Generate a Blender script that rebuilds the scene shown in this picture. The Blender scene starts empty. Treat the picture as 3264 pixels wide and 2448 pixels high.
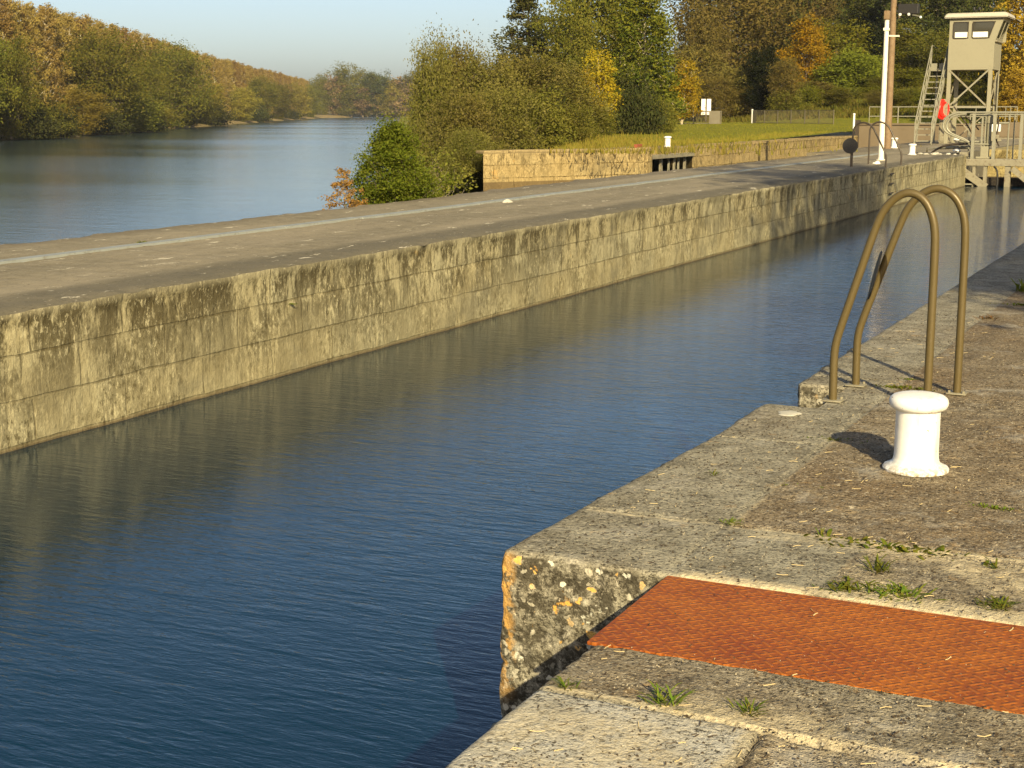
import bpy, bmesh, math, random
import numpy as np
from mathutils import Vector, Matrix

C = bpy.context.scene.collection
scn = bpy.context.scene
PI = math.pi

# ------------------------------------------------------------------ camera, sky, sun, exposure
cam_d = bpy.data.cameras.new('camera'); cam = bpy.data.objects.new('camera', cam_d); C.objects.link(cam)
cam_d.sensor_width = 36; cam_d.lens = 51.84; cam_d.clip_start = 0.05; cam_d.clip_end = 6000
cam.location = (0, 0, 1.6)
cam.rotation_euler = (math.radians(90 - 10.5), 0, math.radians(25.77))
scn.camera = cam

SUN_EL = math.radians(26); SUN_AZ = math.radians(144.5)     # azimuth clockwise from +Y
w = bpy.data.worlds.new('World'); scn.world = w; w.use_nodes = True
nt = w.node_tree; nt.nodes.clear()
sky = nt.nodes.new('ShaderNodeTexSky'); sky.sky_type = 'NISHITA'; sky.sun_disc = False
sky.sun_elevation = SUN_EL; sky.sun_rotation = SUN_AZ; sky.air_density = 0.72; sky.dust_density = 2.0; sky.ozone_density = 0.3
bg = nt.nodes.new('ShaderNodeBackground'); bg.inputs['Strength'].default_value = 0.094
wo = nt.nodes.new('ShaderNodeOutputWorld')
nt.links.new(sky.outputs[0], bg.inputs[0]); nt.links.new(bg.outputs[0], wo.inputs[0])

sd = bpy.data.lights.new('sun', 'SUN'); sun = bpy.data.objects.new('sun', sd); C.objects.link(sun)
sd.energy = 5.0; sd.angle = math.radians(0.5); sd.color = (1.0, 0.86, 0.54)
sv = Vector((math.sin(SUN_AZ)*math.cos(SUN_EL), math.cos(SUN_AZ)*math.cos(SUN_EL), math.sin(SUN_EL)))
sun.rotation_euler = sv.to_track_quat('Z', 'Y').to_euler()
sun.location = (20, -20, 40)

scn.view_settings.view_transform = 'Standard'; scn.view_settings.look = 'None'
scn.view_settings.exposure = 0.75; scn.view_settings.gamma = 1.0
scn.cycles.use_denoising = True
scn.cycles.max_bounces = 6; scn.cycles.diffuse_bounces = 3; scn.cycles.glossy_bounces = 3
scn.cycles.transparent_max_bounces = 8; scn.cycles.caustics_reflective = False; scn.cycles.caustics_refractive = False

# ------------------------------------------------------------------ helpers
def sm(a, b, x):
    t = np.clip((x - a) / (b - a), 0, 1); return t*t*(3 - 2*t)

def _h(ix, iy, iz):
    n = (ix*374761393 + iy*668265263 + iz*1274126177) & 0xffffffff
    n = ((n ^ (n >> 13)) * 1274126177) & 0xffffffff
    n = (n ^ (n >> 16)) & 0xffff
    return n / 32767.5 - 1.0

def vn(P, s=1.0, seed=0):
    """value noise in [-1,1], P (N,3)"""
    P = np.asarray(P, float)*s + seed*17.31
    I = np.floor(P).astype(np.int64); F = P - I; F = F*F*(3 - 2*F)
    x, y, z = I[:, 0], I[:, 1], I[:, 2]; fx, fy, fz = F[:, 0], F[:, 1], F[:, 2]
    def L(a, b, t): return a + (b - a)*t
    c = [[[_h(x+i, y+j, z+k) for k in (0, 1)] for j in (0, 1)] for i in (0, 1)]
    a0 = L(L(c[0][0][0], c[1][0][0], fx), L(c[0][1][0], c[1][1][0], fx), fy)
    a1 = L(L(c[0][0][1], c[1][0][1], fx), L(c[0][1][1], c[1][1][1], fx), fy)
    return L(a0, a1, fz)

def fbm(P, s=1.0, o=4, seed=0, g=0.5):
    r = 0; a = 1.0; t = 0
    for i in range(o):
        r = r + a*vn(P, s*(2**i), seed + i*3); t += a; a *= g
    return r / t

def newmesh(name, V, F, mat=None, smooth=False, mats=None, mi=None, attr=None):
    """V (N,3), F (M,k) array or list of faces"""
    me = bpy.data.meshes.new(name)
    if isinstance(F, np.ndarray):
        V = np.asarray(V, np.float32); k = F.shape[1]
        me.vertices.add(len(V)); me.vertices.foreach_set('co', V.ravel())
        me.loops.add(F.size); me.loops.foreach_set('vertex_index', F.astype(np.int32).ravel())
        me.polygons.add(len(F)); me.polygons.foreach_set('loop_start', np.arange(0, F.size, k, dtype=np.int32))
        me.polygons.foreach_set('loop_total', np.full(len(F), k, np.int32))
        me.update(calc_edges=True); me.validate()
    else:
        me.from_pydata([tuple(map(float, v)) for v in V], [], F); me.update()
    for m in (mats or ([mat] if mat else [])): me.materials.append(m)
    if mi is not None: me.polygons.foreach_set('material_index', np.asarray(mi, np.int32))
    if smooth: me.polygons.foreach_set('use_smooth', np.ones(len(me.polygons), bool))
    if attr is not None:
        a = me.color_attributes.new('mask', 'FLOAT_COLOR', 'POINT')
        a.data.foreach_set('color', np.asarray(attr, np.float32).ravel())
    return me

def link(me, name=None, parent=None, loc=None):
    o = bpy.data.objects.new(name or me.name, me); C.objects.link(o)
    if parent: o.parent = parent
    if loc: o.location = loc
    return o

def tag(o, label, cat, group=None, kind=None):
    if label: o['label'] = label
    if cat: o['category'] = cat
    if group: o['group'] = group
    if kind: o['kind'] = kind
    return o

def empty(name, loc, rz, label, cat, group=None):
    o = bpy.data.objects.new(name, None); C.objects.link(o); o.location = loc; o.rotation_euler = (0, 0, rz)
    o.empty_display_size = 0.2
    return tag(o, label, cat, group)

def copy_tree(o, parent=None):
    c = o.copy(); C.objects.link(c); c.parent = parent
    for ch in list(o.children): copy_tree(ch, c)
    return c

class MB:
    """collects shapes and links them as one mesh"""
    def __init__(s): s.V = []; s.F = []; s.sm = []
    def add(s, V, F, smooth=False):
        b = len(s.V); s.V += [tuple(v) for v in V]; s.F += [tuple(i + b for i in f) for f in F]; s.sm += [smooth]*len(F)
    def box(s, x0, x1, y0, y1, z0, z1, bev=0.0):
        if bev <= 0:
            V = [(x, y, z) for z in (z0, z1) for y in (y0, y1) for x in (x0, x1)]
            s.add(V, [(0, 2, 3, 1), (4, 5, 7, 6), (0, 1, 5, 4), (2, 6, 7, 3), (0, 4, 6, 2), (1, 3, 7, 5)]); return
        bm = bmesh.new(); bmesh.ops.create_cube(bm, size=1)
        for v in bm.verts:
            v.co = Vector((x0 + (v.co.x+.5)*(x1-x0), y0 + (v.co.y+.5)*(y1-y0), z0 + (v.co.z+.5)*(z1-z0)))
        bmesh.ops.bevel(bm, geom=list(bm.edges), offset=bev, segments=2, affect='EDGES', profile=.5)
        s.bm(bm)
    def bm(s, bm, smooth=False):
        bm.verts.index_update(); s.add([v.co[:] for v in bm.verts], [[v.index for v in f.verts] for f in bm.faces], smooth); bm.free()
    def bar(s, a, b, wx, wz, up=(0, 0, 1)):
        """rectangular bar from a to b"""
        a = Vector(a); b = Vector(b); d = (b-a).normalized(); u = Vector(up)
        if abs(d.dot(u)) > .98: u = Vector((0, 1, 0))
        r = d.cross(u).normalized(); u = r.cross(d)
        V = [p + r*i*wx/2 + u*j*wz/2 for p in (a, b) for j in (-1, 1) for i in (-1, 1)]
        s.add(V, [(0, 1, 3, 2), (4, 6, 7, 5), (0, 4, 5, 1), (2, 3, 7, 6), (0, 2, 6, 4), (1, 5, 7, 3)])
    def tube(s, pts, r, n=10, caps=True):
        pts = [Vector(p) for p in pts]; R = r if isinstance(r, (list, tuple)) else [r]*len(pts)
        V = []; prev = None
        for i, p in enumerate(pts):
            t = (pts[min(i+1, len(pts)-1)] - pts[max(i-1, 0)]).normalized()
            if prev is None:
                u = t.orthogonal().normalized()
            else:
                u = (prev - t*prev.dot(t)).normalized()
            prev = u; v = t.cross(u)
            for k in range(n):
                a = 2*PI*k/n; V.append(p + (u*math.cos(a) + v*math.sin(a))*R[i])
        F = [(i*n+k, i*n+(k+1) % n, (i+1)*n+(k+1) % n, (i+1)*n+k) for i in range(len(pts)-1) for k in range(n)]
        if caps: F += [tuple(reversed(range(n))), tuple((len(pts)-1)*n+k for k in range(n))]
        s.add(V, F, True)
    def lathe(s, prof, n=32, c=(0, 0, 0), axis=None):
        V = []; M = axis or Matrix.Identity(3)
        for (r, z) in prof:
            for k in range(n):
                a = 2*PI*k/n; V.append(Vector(c) + M @ Vector((r*math.cos(a), r*math.sin(a), z)))
        m = len(prof)
        F = [(i*n+k, i*n+(k+1) % n, (i+1)*n+(k+1) % n, (i+1)*n+k) for i in range(m-1) for k in range(n)]
        F += [tuple(reversed(range(n))), tuple((m-1)*n+k for k in range(n))]
        s.add(V, F, True)
    def prism(s, poly, z0, z1):
        n = len(poly); V = [(x, y, z0) for x, y in poly] + [(x, y, z1) for x, y in poly]
        F = [tuple(reversed(range(n))), tuple(range(n, 2*n))] + [(i, (i+1) % n, (i+1) % n+n, i+n) for i in range(n)]
        s.add(V, F)
    def build(s, name, mat, parent=None, loc=None):
        me = bpy.data.meshes.new(name); me.from_pydata(s.V, [], s.F); me.update()
        me.polygons.foreach_set('use_smooth', s.sm)
        me.materials.append(mat)
        bm = bmesh.new(); bm.from_mesh(me); bmesh.ops.recalc_face_normals(bm, faces=bm.faces); bm.to_mesh(me); bm.free()
        if any(s.sm):
            try: me.set_sharp_from_angle(angle=math.radians(40))
            except Exception: pass
        return link(me, name, parent, loc)

# ------------------------------------------------------------------ materials
class NT:
    def __init__(s, name):
        s.m = bpy.data.materials.new(name); s.m.use_nodes = True; s.t = s.m.node_tree; s.t.nodes.clear()
        s.out = s.n('ShaderNodeOutputMaterial'); s.geo = s.n('ShaderNodeTexCoord').outputs['Object']
    def n(s, t, **k):
        x = s.t.nodes.new(t)
        for a, b in k.items(): setattr(x, a, b)
        return x
    def l(s, a, b): s.t.links.new(a, b)
    def put(s, sock, v):
        if hasattr(v, 'is_output') or isinstance(v, bpy.types.NodeSocket): s.l(v, sock)
        else:
            if isinstance(v, tuple) and len(v) == 3 and sock.type == 'RGBA': v = v + (1,)
            sock.default_value = v
    def map(s, scale=(1, 1, 1), rot=(0, 0, 0), loc=(0, 0, 0), vec=None):
        m = s.n('ShaderNodeMapping'); s.l(vec or s.geo, m.inputs[0])
        m.inputs['Scale'].default_value = scale; m.inputs['Rotation'].default_value = rot; m.inputs['Location'].default_value = loc
        return m.outputs[0]
    def noise(s, scale=1, detail=4, rough=.5, vec=None, dist=0):
        x = s.n('ShaderNodeTexNoise'); s.l(vec or s.geo, x.inputs['Vector'])
        x.inputs['Scale'].default_value = scale; x.inputs['Detail'].default_value = detail; x.inputs['Roughness'].default_value = rough
        x.inputs['Distortion'].default_value = dist
        return x.outputs['Fac']
    def vor(s, scale=1, vec=None, feature='F1', out='Distance', rnd=1):
        x = s.n('ShaderNodeTexVoronoi', feature=feature); s.l(vec or s.geo, x.inputs['Vector'])
        x.inputs['Scale'].default_value = scale; x.inputs['Randomness'].default_value = rnd
        return x.outputs[out]
    def rng(s, v, a, b, c=0.0, d=1.0):
        x = s.n('ShaderNodeMapRange'); s.l(v, x.inputs[0])
        for i, q in enumerate((a, b, c, d)): x.inputs[i+1].default_value = q
        return x.outputs[0]
    def math(s, op, a, b=0.0):
        x = s.n('ShaderNodeMath', operation=op); s.put(x.inputs[0], a); s.put(x.inputs[1], b); return x.outputs[0]
    def mix(s, f, a, b, mode='MIX'):
        x = s.n('ShaderNodeMix', data_type='RGBA', blend_type=mode); x.clamp_factor = True
        s.put(x.inputs[0], f); s.put(x.inputs[6], a); s.put(x.inputs[7], b); return x.outputs[2]
    def sep(s, col):
        x = s.n('ShaderNodeSeparateColor'); s.l(col, x.inputs[0]); return x.outputs
    def xyz(s, v=None):
        x = s.n('ShaderNodeSeparateXYZ'); s.l(v or s.geo, x.inputs[0]); return x.outputs
    def bump(s, h, strength=.5, dist=.01, nrm=None):
        x = s.n('ShaderNodeBump'); s.l(h, x.inputs['Height']); x.inputs['Strength'].default_value = strength; x.inputs['Distance'].default_value = dist
        if nrm: s.l(nrm, x.inputs['Normal'])
        return x.outputs[0]
    def bsdf(s, col, rough=.8, nrm=None, metal=0.0, spec=.3, **k):
        b = s.n('ShaderNodeBsdfPrincipled'); s.put(b.inputs['Base Color'], col); s.put(b.inputs['Roughness'], rough)
        s.put(b.inputs['Metallic'], metal); b.inputs['Specular IOR Level'].default_value = spec
        if nrm: s.l(nrm, b.inputs['Normal'])
        for a, v in k.items(): s.put(b.inputs[a.replace('_', ' ')], v)
        s.l(b.outputs[0], s.out.inputs[0]); s.b = b
        return s.m

def paint(name, col, rough=.5, var=.25, scale=6, metal=0.0, dirt=(.12, .09, .05), dirtamt=.35, bump=.15):
    t = NT(name)
    a = t.noise(scale, 5, .6); b = t.noise(scale*5, 4, .6)
    c = t.mix(t.rng(a, .35, .75, 0, var), col, tuple(x*.55 for x in col))
    c = t.mix(t.math('MULTIPLY', t.rng(b, .52, .72), dirtamt), c, dirt)
    return t.bsdf(c, t.rng(a, .3, .7, rough-.08, rough+.15), t.bump(b, bump, .004), metal)

def leafmat(name, cols, trans=.35, clump=.6):
    t = NT(name)
    oi = t.n('ShaderNodeObjectInfo').outputs['Random']
    a = t.noise(clump, 3, .6); b = t.noise(clump*7, 2, .5)
    c = t.mix(t.rng(a, .35, .65), cols[0], cols[1])
    c = t.mix(t.rng(b, .45, .75), c, cols[2])
    hs = t.n('ShaderNodeHueSaturation'); t.l(c, hs.inputs['Color'])
    t.l(t.rng(oi, 0, 1, .485, .512), hs.inputs['Hue']); t.l(t.rng(oi, 0, 1, .66, .98), hs.inputs['Value'])
    c = hs.outputs[0]
    d = t.n('ShaderNodeBsdfDiffuse'); t.l(c, d.inputs[0]); tr = t.n('ShaderNodeBsdfTranslucent'); t.l(c, tr.inputs[0])
    m = t.n('ShaderNodeMixShader'); m.inputs[0].default_value = trans; t.l(d.outputs[0], m.inputs[1]); t.l(tr.outputs[0], m.inputs[2])
    t.l(m.outputs[0], t.out.inputs[0]); return t.m

def stone_mat(name, face=False):
    """quay concrete / limestone; the 'mask' attribute holds R mortar, G exposed gravel, B dark growth"""
    t = NT(name)
    at = t.n('ShaderNodeAttribute', attribute_name='mask'); r, g, b = t.sep(at.outputs['Color'])[:3]
    big = t.noise(.9, 5, .6); mid = t.noise(5, 6, .65); fine = t.noise(70, 4, .7)
    grey = t.mix(t.rng(mid, .35, .7), (.175, .153, .103), (.40, .36, .255))
    brown = t.mix(t.rng(mid, .3, .7), (.135, .092, .048), (.27, .19, .10))
    c = t.mix(t.math('ADD', g, t.rng(big, .4, .75, -.25, .35)), grey, brown)
    c = t.mix(t.math('MULTIPLY', t.rng(g, .10, .01), t.rng(mid, .2, .55, .35, 1)), c, (.47, .435, .345))
    # exposed aggregate: pebbles of different colours
    st = t.map((1, 1, 1))
    v = t.vor(85, st); vc = t.n('ShaderNodeTexVoronoi'); t.l(st, vc.inputs['Vector']); vc.inputs['Scale'].default_value = 85
    pc = t.sep(vc.outputs['Color'])[0]
    peb = t.mix(t.rng(pc, .15, .95), (.055, .04, .026), (.52, .42, .27))
    pm = t.math('MULTIPLY', t.rng(v, .32, .12), t.rng(t.noise(11, 4, .6), .47, .60))
    c = t.mix(t.math('MULTIPLY', pm, t.rng(g, 0, 1, .55, 1)), c, peb)
    # pits and pale scuffs
    p2 = t.noise(42, 3, .75)
    c = t.mix(t.rng(p2, .565, .62, 0, .85), c, (.028, .022, .014))
    p3 = t.noise(78, 3, .8, t.map((.7, 1, 1), loc=(3, 3, 3)))
    c = t.mix(t.rng(p3, .555, .61, 0, .85), c, (.035, .027, .017))
    c = t.mix(t.rng(p3, .42, .36, 0, .7), c, (.46, .41, .30))
    c = t.mix(t.rng(t.noise(33, 3, .8, t.map((1, 1, 1), loc=(7, 3, 1))), .60, .66, 0, .8), c, (.50, .43, .30))
    c = t.mix(t.math('MULTIPLY', t.rng(t.noise(2.6, 6, .7, t.map(loc=(3, 9, 2))), .56, .66), .55), c, (.40, .36, .28))
    # dark algae / lichen
    dk = t.math('MULTIPLY', b, t.rng(t.noise(16, 6, .8), .42, .54, 0, .85))
    c = t.mix(dk, c, (.035, .028, .016))
    dv = t.n('ShaderNodeTexNoise'); t.l(t.geo, dv.inputs['Vector']); dv.inputs['Scale'].default_value = 22; dv.inputs['Detail'].default_value = 3
    dm = t.n('ShaderNodeVectorMath', operation='MULTIPLY_ADD'); t.l(dv.outputs['Color'], dm.inputs[0]); dm.inputs[1].default_value = (.075, .075, .075); t.l(t.geo, dm.inputs[2])
    pv = t.n('ShaderNodeTexVoronoi'); t.l(dm.outputs[0], pv.inputs['Vector']); pv.inputs['Scale'].default_value = 27
    pr_ = t.sep(pv.outputs['Color']); pd = pv.outputs['Distance']
    fb = t.math('MULTIPLY', t.rng(b, .5, 1), t.rng(t.noise(5, 3, .6, t.map(loc=(6, 1, 1))), .36, .5))
    fb = t.math('MULTIPLY', fb, t.rng(t.math('ADD', pd, t.rng(fine, 0, 1, -.12, .12)), .42, .34))
    c = t.mix(t.math('MULTIPLY', fb, t.rng(pr_[0], .62, .68)), c, t.mix(t.rng(pr_[1], .0, 1), (.20, .17, .11), (.60, .54, .40)))
    c = t.mix(t.math('MULTIPLY', fb, t.rng(pr_[0], .90, .92)), c, (.58, .33, .08))
    lv = t.noise(9, 4, .65, t.map(loc=(1, 5, 8)))
    c = t.mix(t.math('MULTIPLY', b, t.rng(lv, .66, .69)), c, (.55, .52, .40))
    c = t.mix(t.math('MULTIPLY', b, t.rng(t.noise(7, 4, .65, t.map(loc=(11, 2, 4))), .63, .67)), c, (.62, .33, .07))
    X_, Y_, Z_ = t.xyz()[:3]
    cn = t.math('MULTIPLY', t.math('MULTIPLY', t.rng(X_, -2.255, -2.31), t.rng(Z_, -.62, -.40)), t.math('MULTIPLY', t.rng(Z_, .0, -.03), t.rng(Y_, 5.0, 4.85)))
    c = t.mix(t.math('MULTIPLY', cn, t.rng(t.noise(10, 4, .7, t.map(loc=(2, 2, 7))), .44, .52)), c, (.62, .34, .09))
    mc = t.mix(t.rng(fine, .3, .7), (.42, .33, .18), (.60, .51, .33))
    c = t.mix(t.math('MULTIPLY', r, t.rng(t.noise(20, 4, .7), .3, .5)), c, mc)
    h = t.math('ADD', t.math('MULTIPLY', fine, .6), t.math('MULTIPLY', p2, -1.2))
    h = t.math('ADD', h, t.math('MULTIPLY', t.math('MULTIPLY', t.rng(v, .4, .0), g), .9))
    return t.bsdf(c, .9, t.bump(h, 1.0, .008), spec=.15)

def masonry_mat(name, course=.38, length=1.15, tint=(1, 1, 1), ax='YZ', streak=1.0, off=0.0, joint=.6, jw=.012):
    """old lock wall: stone courses with joints, vertical dark streaks, pale lip and patches"""
    t = NT(name)
    X, Y, Z = t.xyz()[:3]
    cb = t.n('ShaderNodeCombineXYZ'); t.l(Y if ax == 'YZ' else X, cb.inputs[0]); t.l(Z, cb.inputs[1]); P = cb.outputs[0]
    wob = t.noise(1.3, 3, .6); wv = t.n('ShaderNodeCombineXYZ'); t.l(t.rng(wob, 0, 1, -.05, .05), wv.inputs[0]); t.l(t.rng(wob, 0, 1, -.022, .022), wv.inputs[1])
    ad = t.n('ShaderNodeVectorMath', operation='ADD'); t.l(P, ad.inputs[0]); t.l(wv.outputs[0], ad.inputs[1])
    br = t.n('ShaderNodeTexBrick'); t.l(ad.outputs[0], br.inputs['Vector']); br.inputs['Scale'].default_value = 1
    br.inputs['Mortar Size'].default_value = jw; br.inputs['Mortar Smooth'].default_value = .4
    br.inputs['Brick Width'].default_value = length; br.inputs['Row Height'].default_value = course
    br.inputs['Color1'].default_value = (.3, .3, .3, 1); br.inputs['Color2'].default_value = (.7, .7, .7, 1); br.inputs['Mortar'].default_value = (.5, .5, .5, 1)
    bc = t.sep(br.outputs['Color'])[0]; mo = br.outputs['Fac']
    T = lambda c: tuple(a*b for a, b in zip(c, tint))
    big = t.noise(.45, 5, .6); mid = t.noise(3.2, 6, .7)
    vst = t.map((2.3, 2.3, .95)); st = t.noise(1.6, 6, .72, vst); st2 = t.noise(5.0, 5, .75, t.map((3, 3, .6), loc=(4, 4, 2)))
    c = t.mix(t.rng(mid, .3, .72), T((.235, .20, .120)), T((.41, .365, .235)))
    c = t.mix(t.rng(bc, .3, .7, 0, .40), c, T((.30, .235, .115)))
    c = t.mix(t.rng(big, .55, .75, 0, .5), c, T((.26, .25, .18)))
    up = t.rng(Z, -1.0+off, -.15+off, .25, 1.0)                     # growth sits mostly on the upper courses, above the washed zone
    dk = t.math('MULTIPLY', t.rng(t.math('ADD', st, t.math('ADD', t.rng(big, .3, .7, -.09, .07), t.rng(Y, 24, 10, 0, .085))), .47, .57, 0, .85*streak), up)
    c = t.mix(dk, c, T((.050, .038, .018)))
    c = t.mix(t.math('MULTIPLY', t.rng(st2, .545, .62, 0, .8), up), c, T((.035, .028, .014)))
    c = t.mix(t.rng(st2, .41, .34, 0, .5), c, T((.52, .44, .27)))
    st3 = t.noise(9.0, 4, .8, t.map((2.2, 2.2, 1.3), loc=(9, 4, 2)))
    pm3 = t.rng(t.noise(1.4, 4, .6, t.map(loc=(2, 6, 6))), .42, .58, .15, 1)
    c = t.mix(t.math('MULTIPLY', t.rng(st3, .54, .60, 0, .75), pm3), c, T((.075, .058, .026)))
    c = t.mix(t.math('MULTIPLY', t.rng(st3, .45, .39, 0, .6), pm3), c, T((.54, .47, .30)))
    c = t.mix(t.rng(t.noise(1.1, 4, .7, t.map(loc=(5, 1, 3))), .68, .72, 0, .6), c, T((.44, .29, .11)))
    c = t.mix(t.rng(t.noise(.8, 5, .7, t.map(loc=(8, 8, 3))), .56, .64, 0, .55), c, T((.17, .15, .10)))
    c = t.mix(t.math('MULTIPLY', mo, t.rng(mid, .40, .60, .0, joint)), c, T((.075, .055, .022)))
    c = t.mix(t.rng(Z, -.10+off, -.03+off, 0, .45), c, T((.33, .29, .20)))
    c = t.mix(t.rng(Z, -1.135+off, -1.16+off, 0, .75), c, (.085, .055, .025))      # tide line of silt
    h = t.math('ADD', t.math('MULTIPLY', mid, .8), t.math('MULTIPLY', t.noise(26, 4, .7), .35))
    h = t.math('SUBTRACT', h, t.math('MULTIPLY', mo, .25)); h = t.math('SUBTRACT', h, t.math('MULTIPLY', st2, .5))
    return t.bsdf(c, .9, t.bump(h, .8, .03), spec=.12)

def water_mat(name, deep, rot, sc, strength, rough=.03, patch=False, dist=.02):
    t = NT(name)
    a = t.noise(1, 3, .55, t.map((sc[0], sc[1], 1), rot=(0, 0, rot)), .4)
    b = t.noise(1, 2, .5, t.map((sc[0]*.33, sc[1]*.28, 1), rot=(0, 0, rot+.12)), .5)
    c = t.noise(1, 2, .5, t.map((sc[0]*2.6, sc[1]*2.2, 1), rot=(0, 0, rot-.15)), .6)
    h = t.math('ADD', t.math('ADD', a, t.math('MULTIPLY', b, 1.2)), t.math('MULTIPLY', c, .28))
    pn = t.noise(.25, 3, .6)
    if patch:
        pn = t.noise(1, 3, .5, t.map((.010, .03, 1), rot=(0, 0, rot)))
        R = t.rng(pn, .35, .65, rough*.8, rough*1.3)
    else:
        R = rough
        h = t.math('MULTIPLY', t.math('MULTIPLY', h, t.rng(pn, .3, .7, .6, 1.15)), t.rng(t.xyz()[0], -8.9, -6.0, .4, 1.0))
    m = t.bsdf(deep, R, t.bump(h, strength, dist), spec=.5)
    t.b.inputs['IOR'].default_value = 1.40; t.b.inputs['Specular Tint'].default_value = (.64, .92, 1, 1)
    return m

def ground_mat(name, c1, c2, c3, s=.5, bs=.6, bd=.08):
    t = NT(name)
    a = t.noise(s, 6, .65); b = t.noise(s*9, 5, .7); d = t.noise(s*60, 3, .7)
    c = t.mix(t.rng(a, .35, .68), c1, c2); c = t.mix(t.rng(b, .5, .72), c, c3)
    c = t.mix(t.rng(d, .55, .75, 0, .6), c, tuple(x*.45 for x in c1))
    return t.bsdf(c, .95, t.bump(t.math('ADD', b, d), bs, bd), spec=.1)

M = {}
M['stone'] = stone_mat('weathered_stone')
M['pier_face'] = masonry_mat('lock_masonry', tint=(.98, .98, .90), streak=1.0)
M['wall2'] = masonry_mat('old_wall_masonry', .5, 1.6, (1.0, .86, .62), streak=.8, joint=1.0, jw=.022)
M['head'] = masonry_mat('head_wall_masonry', .35, .9, (1.0, .9, .6), ax='XZ', streak=.9)
def pier_top():
    t = NT('pier_top_concrete')
    X, Y, Z = t.xyz()[:3]
    big = t.noise(1, 5, .6, t.map((.9, .22, 1))); mid = t.noise(4, 6, .7); f = t.noise(30, 4, .7, t.map((1, .5, 1)))
    c = t.mix(t.rng(mid, .3, .7), (.155, .130, .082), (.255, .215, .140))
    c = t.mix(t.rng(big, .42, .6, 0, .55), c, (.30, .25, .165))
    edge = t.rng(X, -9.75, -9.45)
    c = t.mix(t.math('MULTIPLY', edge, t.rng(mid, .2, .6, .4, .85)), c, (.105, .092, .062))
    back = t.rng(X, -12.9, -13.2); c = t.mix(t.math('MULTIPLY', back, t.rng(mid, .3, .6, .1, .7)), c, (.12, .095, .06))
    c = t.mix(t.rng(t.noise(1, 5, .75, t.map((4.5, 1.5, 1))), .615, .65, 0, .85), c, (.60, .53, .38))
    c = t.mix(t.rng(t.noise(1, 5, .8, t.map((16, 7, 1))), .62, .67, 0, .7), c, (.55, .48, .34))
    c = t.mix(t.rng(t.noise(1, 4, .8, t.map((12, 5, 1), loc=(4, 4, 0))), .60, .66, 0, .6), c, (.05, .042, .026))
    c = t.mix(t.rng(f, .58, .68, 0, .6), c, (.06, .045, .028))
    return t.bsdf(c, .92, t.bump(t.math('ADD', mid, f), .6, .012), spec=.12)
M['pier_top'] = pier_top()
M['cover'] = paint('pale_metal_strip', (.27, .28, .25), .6, .4, 3, dirtamt=.5)
ROTW = math.radians(-25.8)
M['lock_water'] = water_mat('lock_water', (.0002, .016, .031), ROTW, (5.2, 19.0), .36, .008)
M['river_water'] = water_mat('river_water', (.030, .046, .046), math.radians(-26), (.8, 2.4), .25, .13, patch=True, dist=.05)
M['bed'] = ground_mat('river_bed', (.05, .045, .03), (.07, .06, .04), (.04, .04, .03), .1)
M['grass'] = ground_mat('mown_grass', (.16, .165, .014), (.20, .19, .018), (.25, .19, .025), .22, .9, .12)
M['scrub'] = ground_mat('scrub_ground', (.09, .10, .02), (.15, .12, .03), (.12, .13, .025), .3, 1, .25)
M['mud'] = ground_mat('bank_mud', (.30, .21, .09), (.18, .14, .06), (.09, .09, .03), .12, .8, .2)
def rust():
    t = NT('rusty_tread_plate')
    X, Y, Z = t.xyz()[:3]
    def lug(rot, off):
        p = t.map((27, 27, 0), rot=(0, 0, rot)); sp = t.xyz(p)
        u = t.math('FRACT', t.math('ADD', sp[0], off)); v = t.math('FRACT', t.math('ADD', t.math('MULTIPLY', sp[1], .5), off*.5))
        du = t.math('ABSOLUTE', t.math('SUBTRACT', u, .5)); dv = t.math('ABSOLUTE', t.math('SUBTRACT', v, .5))
        return t.math('MULTIPLY', t.rng(du, .20, .10), t.rng(dv, .36, .28))
    h = t.math('MAXIMUM', lug(math.radians(45), 0), lug(math.radians(-45), .5))
    mid = t.noise(6, 5, .65); f = t.noise(60, 4, .75)
    c = t.mix(t.rng(mid, .3, .7), (.22, .055, .003), (.38, .112, .007))
    c = t.mix(t.rng(t.noise(1.6, 4, .6, t.map(loc=(3, 1, 1))), .40, .62, 0, .6), c, (.20, .035, .003))
    c = t.mix(t.rng(f, .52, .7, 0, .7), c, (.16, .030, .004))
    c = t.mix(t.math('MULTIPLY', h, .35), c, (.46, .15, .016))
    c = t.mix(t.rng(t.noise(38, 3, .8, t.map((1, 2.2, 1))), .68, .73, 0, .7), c, (.60, .40, .2))
    return t.bsdf(c, .62, t.bump(t.math('ADD', t.math('MULTIPLY', h, .8), t.math('MULTIPLY', f, .35)), .8, .004), spec=.3)
M['rust'] = rust()
M['white'] = paint('white_paint', (.80, .77, .68), .5, .12, 5, dirt=(.40, .31, .18), dirtamt=.35)
def bollard_paint():
    t = NT('bollard_paint'); X, Y, Z = t.xyz()[:3]
    a = t.noise(9, 5, .65); b = t.noise(34, 4, .75)
    c = t.mix(t.rng(a, .4, .7, 0, .5), (.80, .775, .70), (.62, .575, .47))
    low = t.rng(Z, .05, .0)
    c = t.mix(t.math('MULTIPLY', t.rng(b, .40, .56), t.math('MAXIMUM', low, .0)), c, (.25, .19, .11))
    c = t.mix(t.rng(b, .655, .675), c, (.30, .17, .07))
    st = t.noise(14, 4, .7, t.map((1, 1, .12)))
    c = t.mix(t.rng(st, .56, .68, 0, .45), c, (.46, .36, .22))
    return t.bsdf(c, t.rng(a, .3, .7, .42, .65), t.bump(b, .25, .003), spec=.4)
M['bollard'] = bollard_paint()
M['pole_white'] = paint('cream_pole_paint', (.82, .72, .55), .5, .12, 2, dirtamt=.2)
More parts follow.
